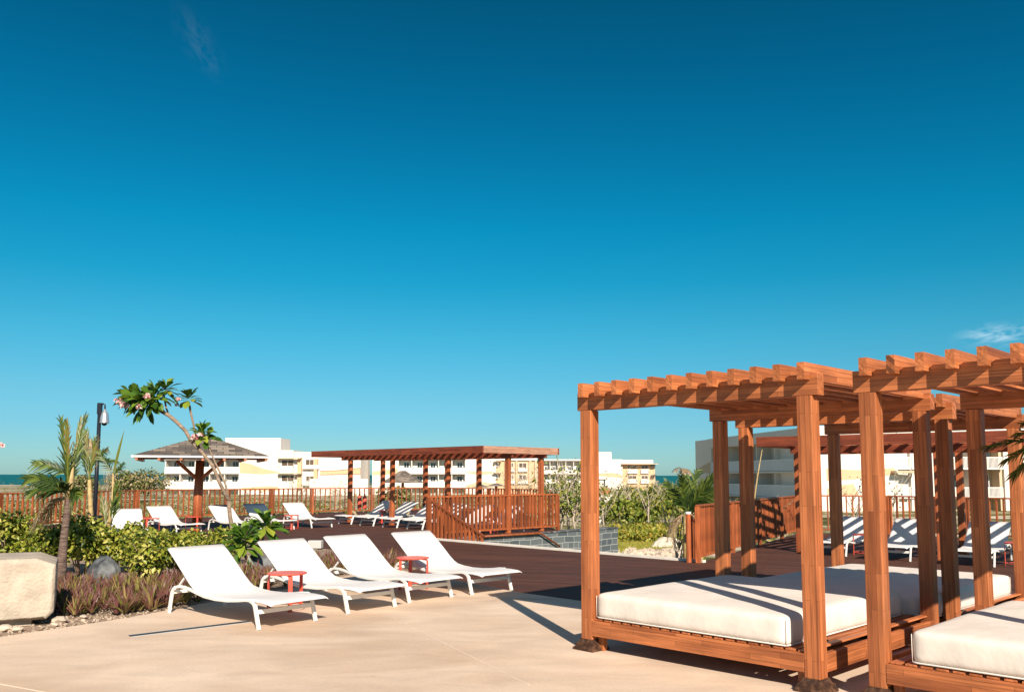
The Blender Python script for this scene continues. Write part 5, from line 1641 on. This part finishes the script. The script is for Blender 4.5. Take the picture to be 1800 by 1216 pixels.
for (u0, u1, v0, v1) in [(895, 903, 813, 821), (912, 926, 813, 822), (895, 903, 834, 842), (912, 926, 834, 843)]:
    B.window(u0, u1, v0, v1, 0.56, 'brown_glass')
for (u, w_) in [(887, 3), (906.5, 3), (930, 4), (940, 4)]:
    B.block(u, u + w_, 809, 858, 0.2, 0.6, 'beige', 'pillar')
for v in (823, 844):
    B.block(893, 905, v, v + 6, 0.1, 0.5, 'white_wall', 'parapet'); B.block(911, 928, v, v + 6, 0.1, 0.5, 'white_wall', 'parapet')
for v in (810, 830): B.block(868, 881, v, v + 1.2, -1.2, 0.6, 'beige', 'canopy')
B.window(871, 876, 812, 820, 0.1); B.window(871, 876, 833, 841, 0.1)
# --- C: far building
Cc = Facade('resort_building', 'farthest white and peach building right of centre', ((950 - 900) / F * 275, 275), (1, 0))
Cc.balconies(953, 1022, [(826, 832), (843, 849)], 807, bays=5, depth=2.2)
Cc.block(1022.2, 1094, 807, 0, 0, 14, 'white_wall', z0=ZG - 1)
Cc.block(1050, 1076, 794, 806.8, 2, 12, 'white_wall', 'stair_tower')
Cc.band([(1052, 832), (1075, 831), (1090, 833), (1094, 836), (1094, 840), (1052, 836)])
Cc.block(1094.2, 1152, 815, 0, 1.0, 14, 'peach', z0=ZG - 1)
Cc.block(1090, 1148, 808, 814.8, 0.0, 14, 'white_wall', 'roof_parapet')
Cc.block(1092, 1156, 814.6, 815.8, -1.2, 1.5, 'beige', 'canopy')
for v in (818, 835.5):
    Cc.window(1104, 1120, v, v + 6, 0.95, 'brown_glass'); Cc.window(1128, 1140, v, v + 6, 0.95, 'brown_glass')
    Cc.block(1103, 1121, v + 7, v + 14, 0.4, 0.9, 'white_wall', 'parapet'); Cc.block(1127, 1141, v + 7, v + 14, 0.4, 0.9, 'white_wall', 'parapet')
    Cc.block(1145, 1152, v - 1, v + 1.2, -0.6, 0.9, 'glass', 'shutter')
# --- D: large building on the right, left face in shade
P_l = Vector(((1222 - 900) / F * 128, 128)); P_r = Vector(((1432 - 900) / F * 90, 90))
Dd = Facade('resort_building', 'large nearby building on the right, its left face in shade', P_l, P_r - P_l)
lenD = (P_r - P_l).length
zr = Dd.m(1222, 775)[1]
ang = math.atan2((P_r - P_l).y, (P_r - P_l).x)
Dd.block(1222, 1250, 775, 0, 0, 12, 'white_wall', z0=ZG)
Dd.band([(1223, 827), (1236, 818), (1250, 811), (1250, 832), (1223, 829.5)], 'beige', y=-0.03)
s0 = Dd.m(1250.5, 800)[0]
# balconies on the shaded face
zf = [(0.0 + 1.1, 0.0), (3.15 + 1.1, 3.15), (-3.1 + 1.1, -3.1)]
z_p1 = Dd.m(1400, 806)[1]; z_f1 = Dd.m(1400, 828)[1]; z_p2 = Dd.m(1400, 853)[1]; z_f2 = Dd.m(1400, 876)[1]
MB().box(s0, lenD, 1.9, 12, ZG, zr - 0.02).build('wall', MT['white_wall'], Dd.t)
MB().box(s0, lenD + 0.2, -0.5, 1.9, zr - 1.3, zr).build('roof', MT['white_wall'], Dd.t)
nb = 6
for i in range(nb + 1):
    x = s0 + (lenD - s0) * i / nb
    MB().box(x - 0.09, x + 0.09, 0.1, 1.89, ZG, zr - 1.31).build('partition', MT['white_wall'], Dd.t)
for zp, zf_ in ((z_p1, z_f1), (z_p2, z_f2)):
    MB().box(s0, lenD, -0.2, 1.89, zf_ - 0.18, zf_).build('balcony_slab', MT['white_wall'], Dd.t)
    rl = MB(); rl.box(s0, lenD, -0.14, -0.09, zp - 0.07, zp); rl.box(s0, lenD, -0.14, -0.09, zf_ + 0.08, zf_ + 0.13)
    x = s0
    while x < lenD:
        rl.box(x, x + 0.06, -0.13, -0.10, zf_ + 0.13, zp - 0.07); x += 0.14
    rl.build('balustrade', MT['rail_white'], Dd.t)
    for i in range(nb):
        x0 = s0 + (lenD - s0) * (i + 0.56) / nb; x1 = s0 + (lenD - s0) * (i + 0.74) / nb
        fr = MB(); fr.box(x0, x1, 1.84, 1.889, zp + 1.1, zp + 1.18); fr.box(x0, x0 + 0.07, 1.84, 1.889, zf_, zp + 1.1); fr.box(x1 - 0.07, x1, 1.84, 1.889, zf_, zp + 1.1)
        o_ = fr.build('window', MT['rail_white'], Dd.t); MB().box(x0 + 0.07, x1 - 0.07, 1.86, 1.885, zf_ + 0.01, zp + 1.1).build('pane', MT['glass'], o_)
# sunlit front of the same building
Fd = Facade('resort_building', 'sunlit white front of the right building with beige wave and balconies', P_r, (1, 0.05))
Fd.block(1432, 1575, 748, 0, 0.01, 12, 'white_wall', z0=ZG)
Fd.band([(1445, 822), (1500, 826), (1545, 824), (1573, 822), (1573, 834), (1545, 836), (1500, 842), (1445, 845)], 'peach', y=-0.02)
Fd.band([(1445, 860), (1480, 852), (1500, 850), (1510, 870), (1445, 872)], 'peach', y=-0.02)
Fd.block(1575.2, 1900, 752, 0, 1.9, 12, 'beige', z0=ZG)
Fd.block(1575, 1900, 751, 765, -0.1, 12.1, 'white_wall', 'roof_parapet')
bays = [(1577, 1600), (1606, 1630), (1676, 1706), (1736, 1762), (1780, 1810), (1820, 1850)]
for (u0, u1) in bays:
    for (vp, vf, vt_) in [(803, 822, 783), (856, 873, 833)]:
        Fd.window(u0 + 1, u1 - 4, vt_, vp + 2, 1.88, 'glass')
        a0 = Fd.m(u0 - 3, vp)[0]; a1 = Fd.m(u1 + 1, vp)[0]; zp = Fd.m(u0, vp)[1]; zf_ = Fd.m(u0, vf)[1]
        MB().box(a0, a1, 0.0, 1.89, zf_ - 0.16, zf_).build('balcony_slab', MT['white_wall'], Fd.t)
        rl = MB(); rl.box(a0, a1, 0.02, 0.07, zp - 0.06, zp)
        x = a0
        while x < a1: rl.box(x, x + 0.05, 0.03, 0.06, zf_ + 0.0, zp - 0.06); x += 0.13
        rl.build('balustrade', MT['rail_white'], Fd.t)
for (u0, u1) in [(1600, 1605), (1632, 1674), (1708, 1716), (1764, 1772)]:
    Fd.block(u0, u1, 766, 0, 0.2, 1.88, 'white_wall', 'pillar', z0=ZG)
for (u0, u1) in [(1717, 1722), (1758, 1763)]:
    Fd.block(u0, u1, 766, 0, 0.5, 1.88, 'beige', 'pillar', z0=ZG)
Fd.block(1566, 1606, 827, 831, -1.2, 0.0, 'beige', 'canopy')

# small far things
random.seed(61)
yy = 62.0; r = ray(1200, 850)
t = thing('far_palm', 'small wind-blown far palm silhouetted against the sea left of the right building', 'palm', (r.x / r.y * yy, yy, terrain_z(r.x / r.y * yy, yy)))
hz = CAMH + ray(1200, 824).z / ray(1200, 824).y * yy - terrain_z(r.x / r.y * yy, yy)
MB().tube([(0.1, 0, 0), (0.03, 0, hz * 0.5), (0, 0, hz)], [0.12, 0.09, 0.07], 8).build('trunk', MT['paleb'], t, smooth=True)
for k in range(9):
    a = k * 0.7
    frond(Vector((0, 0, hz)), Vector((math.cos(a) + 0.5, math.sin(a), 0.4)), 0.9, 1.8, 8, 0.35, 0.07, 'drypalm', t)
def umbrella_roof(u, v0, v1, wpx, y, label, name='thatched_umbrella'):
    r = ray(u, v1); x = r.x / r.y * y; zb = CAMH + r.z / r.y * y; zt = CAMH + ray(u, v0).z / ray(u, v0).y * y; h = wpx / 2 / F * y
    g = terrain_z(x, y)
    t = thing(name, label, 'sunshade', (x, y, g))
    mb = MB().add([(-h, -h, zb - g), (h, -h, zb - g), (h, h, zb - g), (-h, h, zb - g), (-h * 0.15, 0, zt - g), (h * 0.15, 0, zt - g)], [(0, 1, 5, 4), (1, 2, 5), (2, 3, 4, 5), (3, 0, 4), (3, 2, 1, 0)])
    mb.build('roof', MT['thatch'], t, uvs=[(a + b, c + b) for a, b, c in mb.v])
    MB().tube([(0, 0, 0), (0, 0, zb - g)], 0.15, 8).build('column', MT['rz'], t)
umbrella_roof(708, 827, 848, 66, 95, 'large grey shingled pavilion roof behind the pergola posts', 'far_pavilion')
umbrella_roof(872, 849, 854, 34, 90, 'small dark sunshade roof in front of the middle building')
umbrella_roof(845, 851, 856, 26, 88, 'smaller dark sunshade roof left of the other one')
yy = 60
r = ray(1060, 868); x = r.x / r.y * yy
t = thing('planter_box', 'rusty orange box on a white base just right of the nearest daybed post', 'planter', (x, yy, terrain_z(x, yy)))
zz = lambda v: CAMH + ray(1060, v).z / ray(1060, v).y * yy - terrain_z(x, yy)
MB().box(-0.6, 0.55, -0.4, 0.4, 0, zz(868.5)).build('base', MT['white_wall'], t)
MB().box(-0.6, 0.42, -0.35, 0.35, zz(868), zz(857)).build('box', MT['rz'], t)
yy = 75
r = ray(1045, 868); x = r.x / r.y * yy
t = thing('dark_frame_pergola', 'thin black frame pergola beyond the nearest daybed post', 'pergola', (x, yy, terrain_z(x, yy)))
zz2 = lambda v: CAMH + ray(1045, v).z / ray(1045, v).y * yy - terrain_z(x, yy)
for xx in (-3.2, -1.0, 0.85):
    MB().box(xx - 0.06, xx + 0.06, -0.06, 0.06, 0, zz2(844)).build('post', MT['black'], t)
MB().box(-3.3, 0.95, -0.08, 0.08, zz2(844) + 0.001, zz2(842)).build('beam', MT['black'], t)
# pink blossom tips at the left edge
yy = 12.5
r = ray(-30, 780)
t = thing('frangipani', 'pink blossom tips of a plant cut off by the left edge', 'tree', (r.x / r.y * yy, yy, -0.02), 0, 'frangipani trees')
zz = CAMH + r.z / r.y * yy
random.seed(77)
MB().tube([(-0.05, 0, 0), (-0.02, 0, zz * 0.6), (0, 0, zz)], [0.04, 0.03, 0.02], 8).build('trunk', MT['bark'], t, smooth=True)
mb = MB(); cluster(mb, Vector((-0.05, 0, zz + 0.03)), Vector((0, 0, 1)), 16, 0.2, 0.07); mb.build('leaf_whorl', MT['frangi'], t)
mb = MB(); blossoms(mb, Vector((0.25, 0, zz)), 6, 0.05, 0.045); mb.build('blossom_cluster', MT['flower'], t)
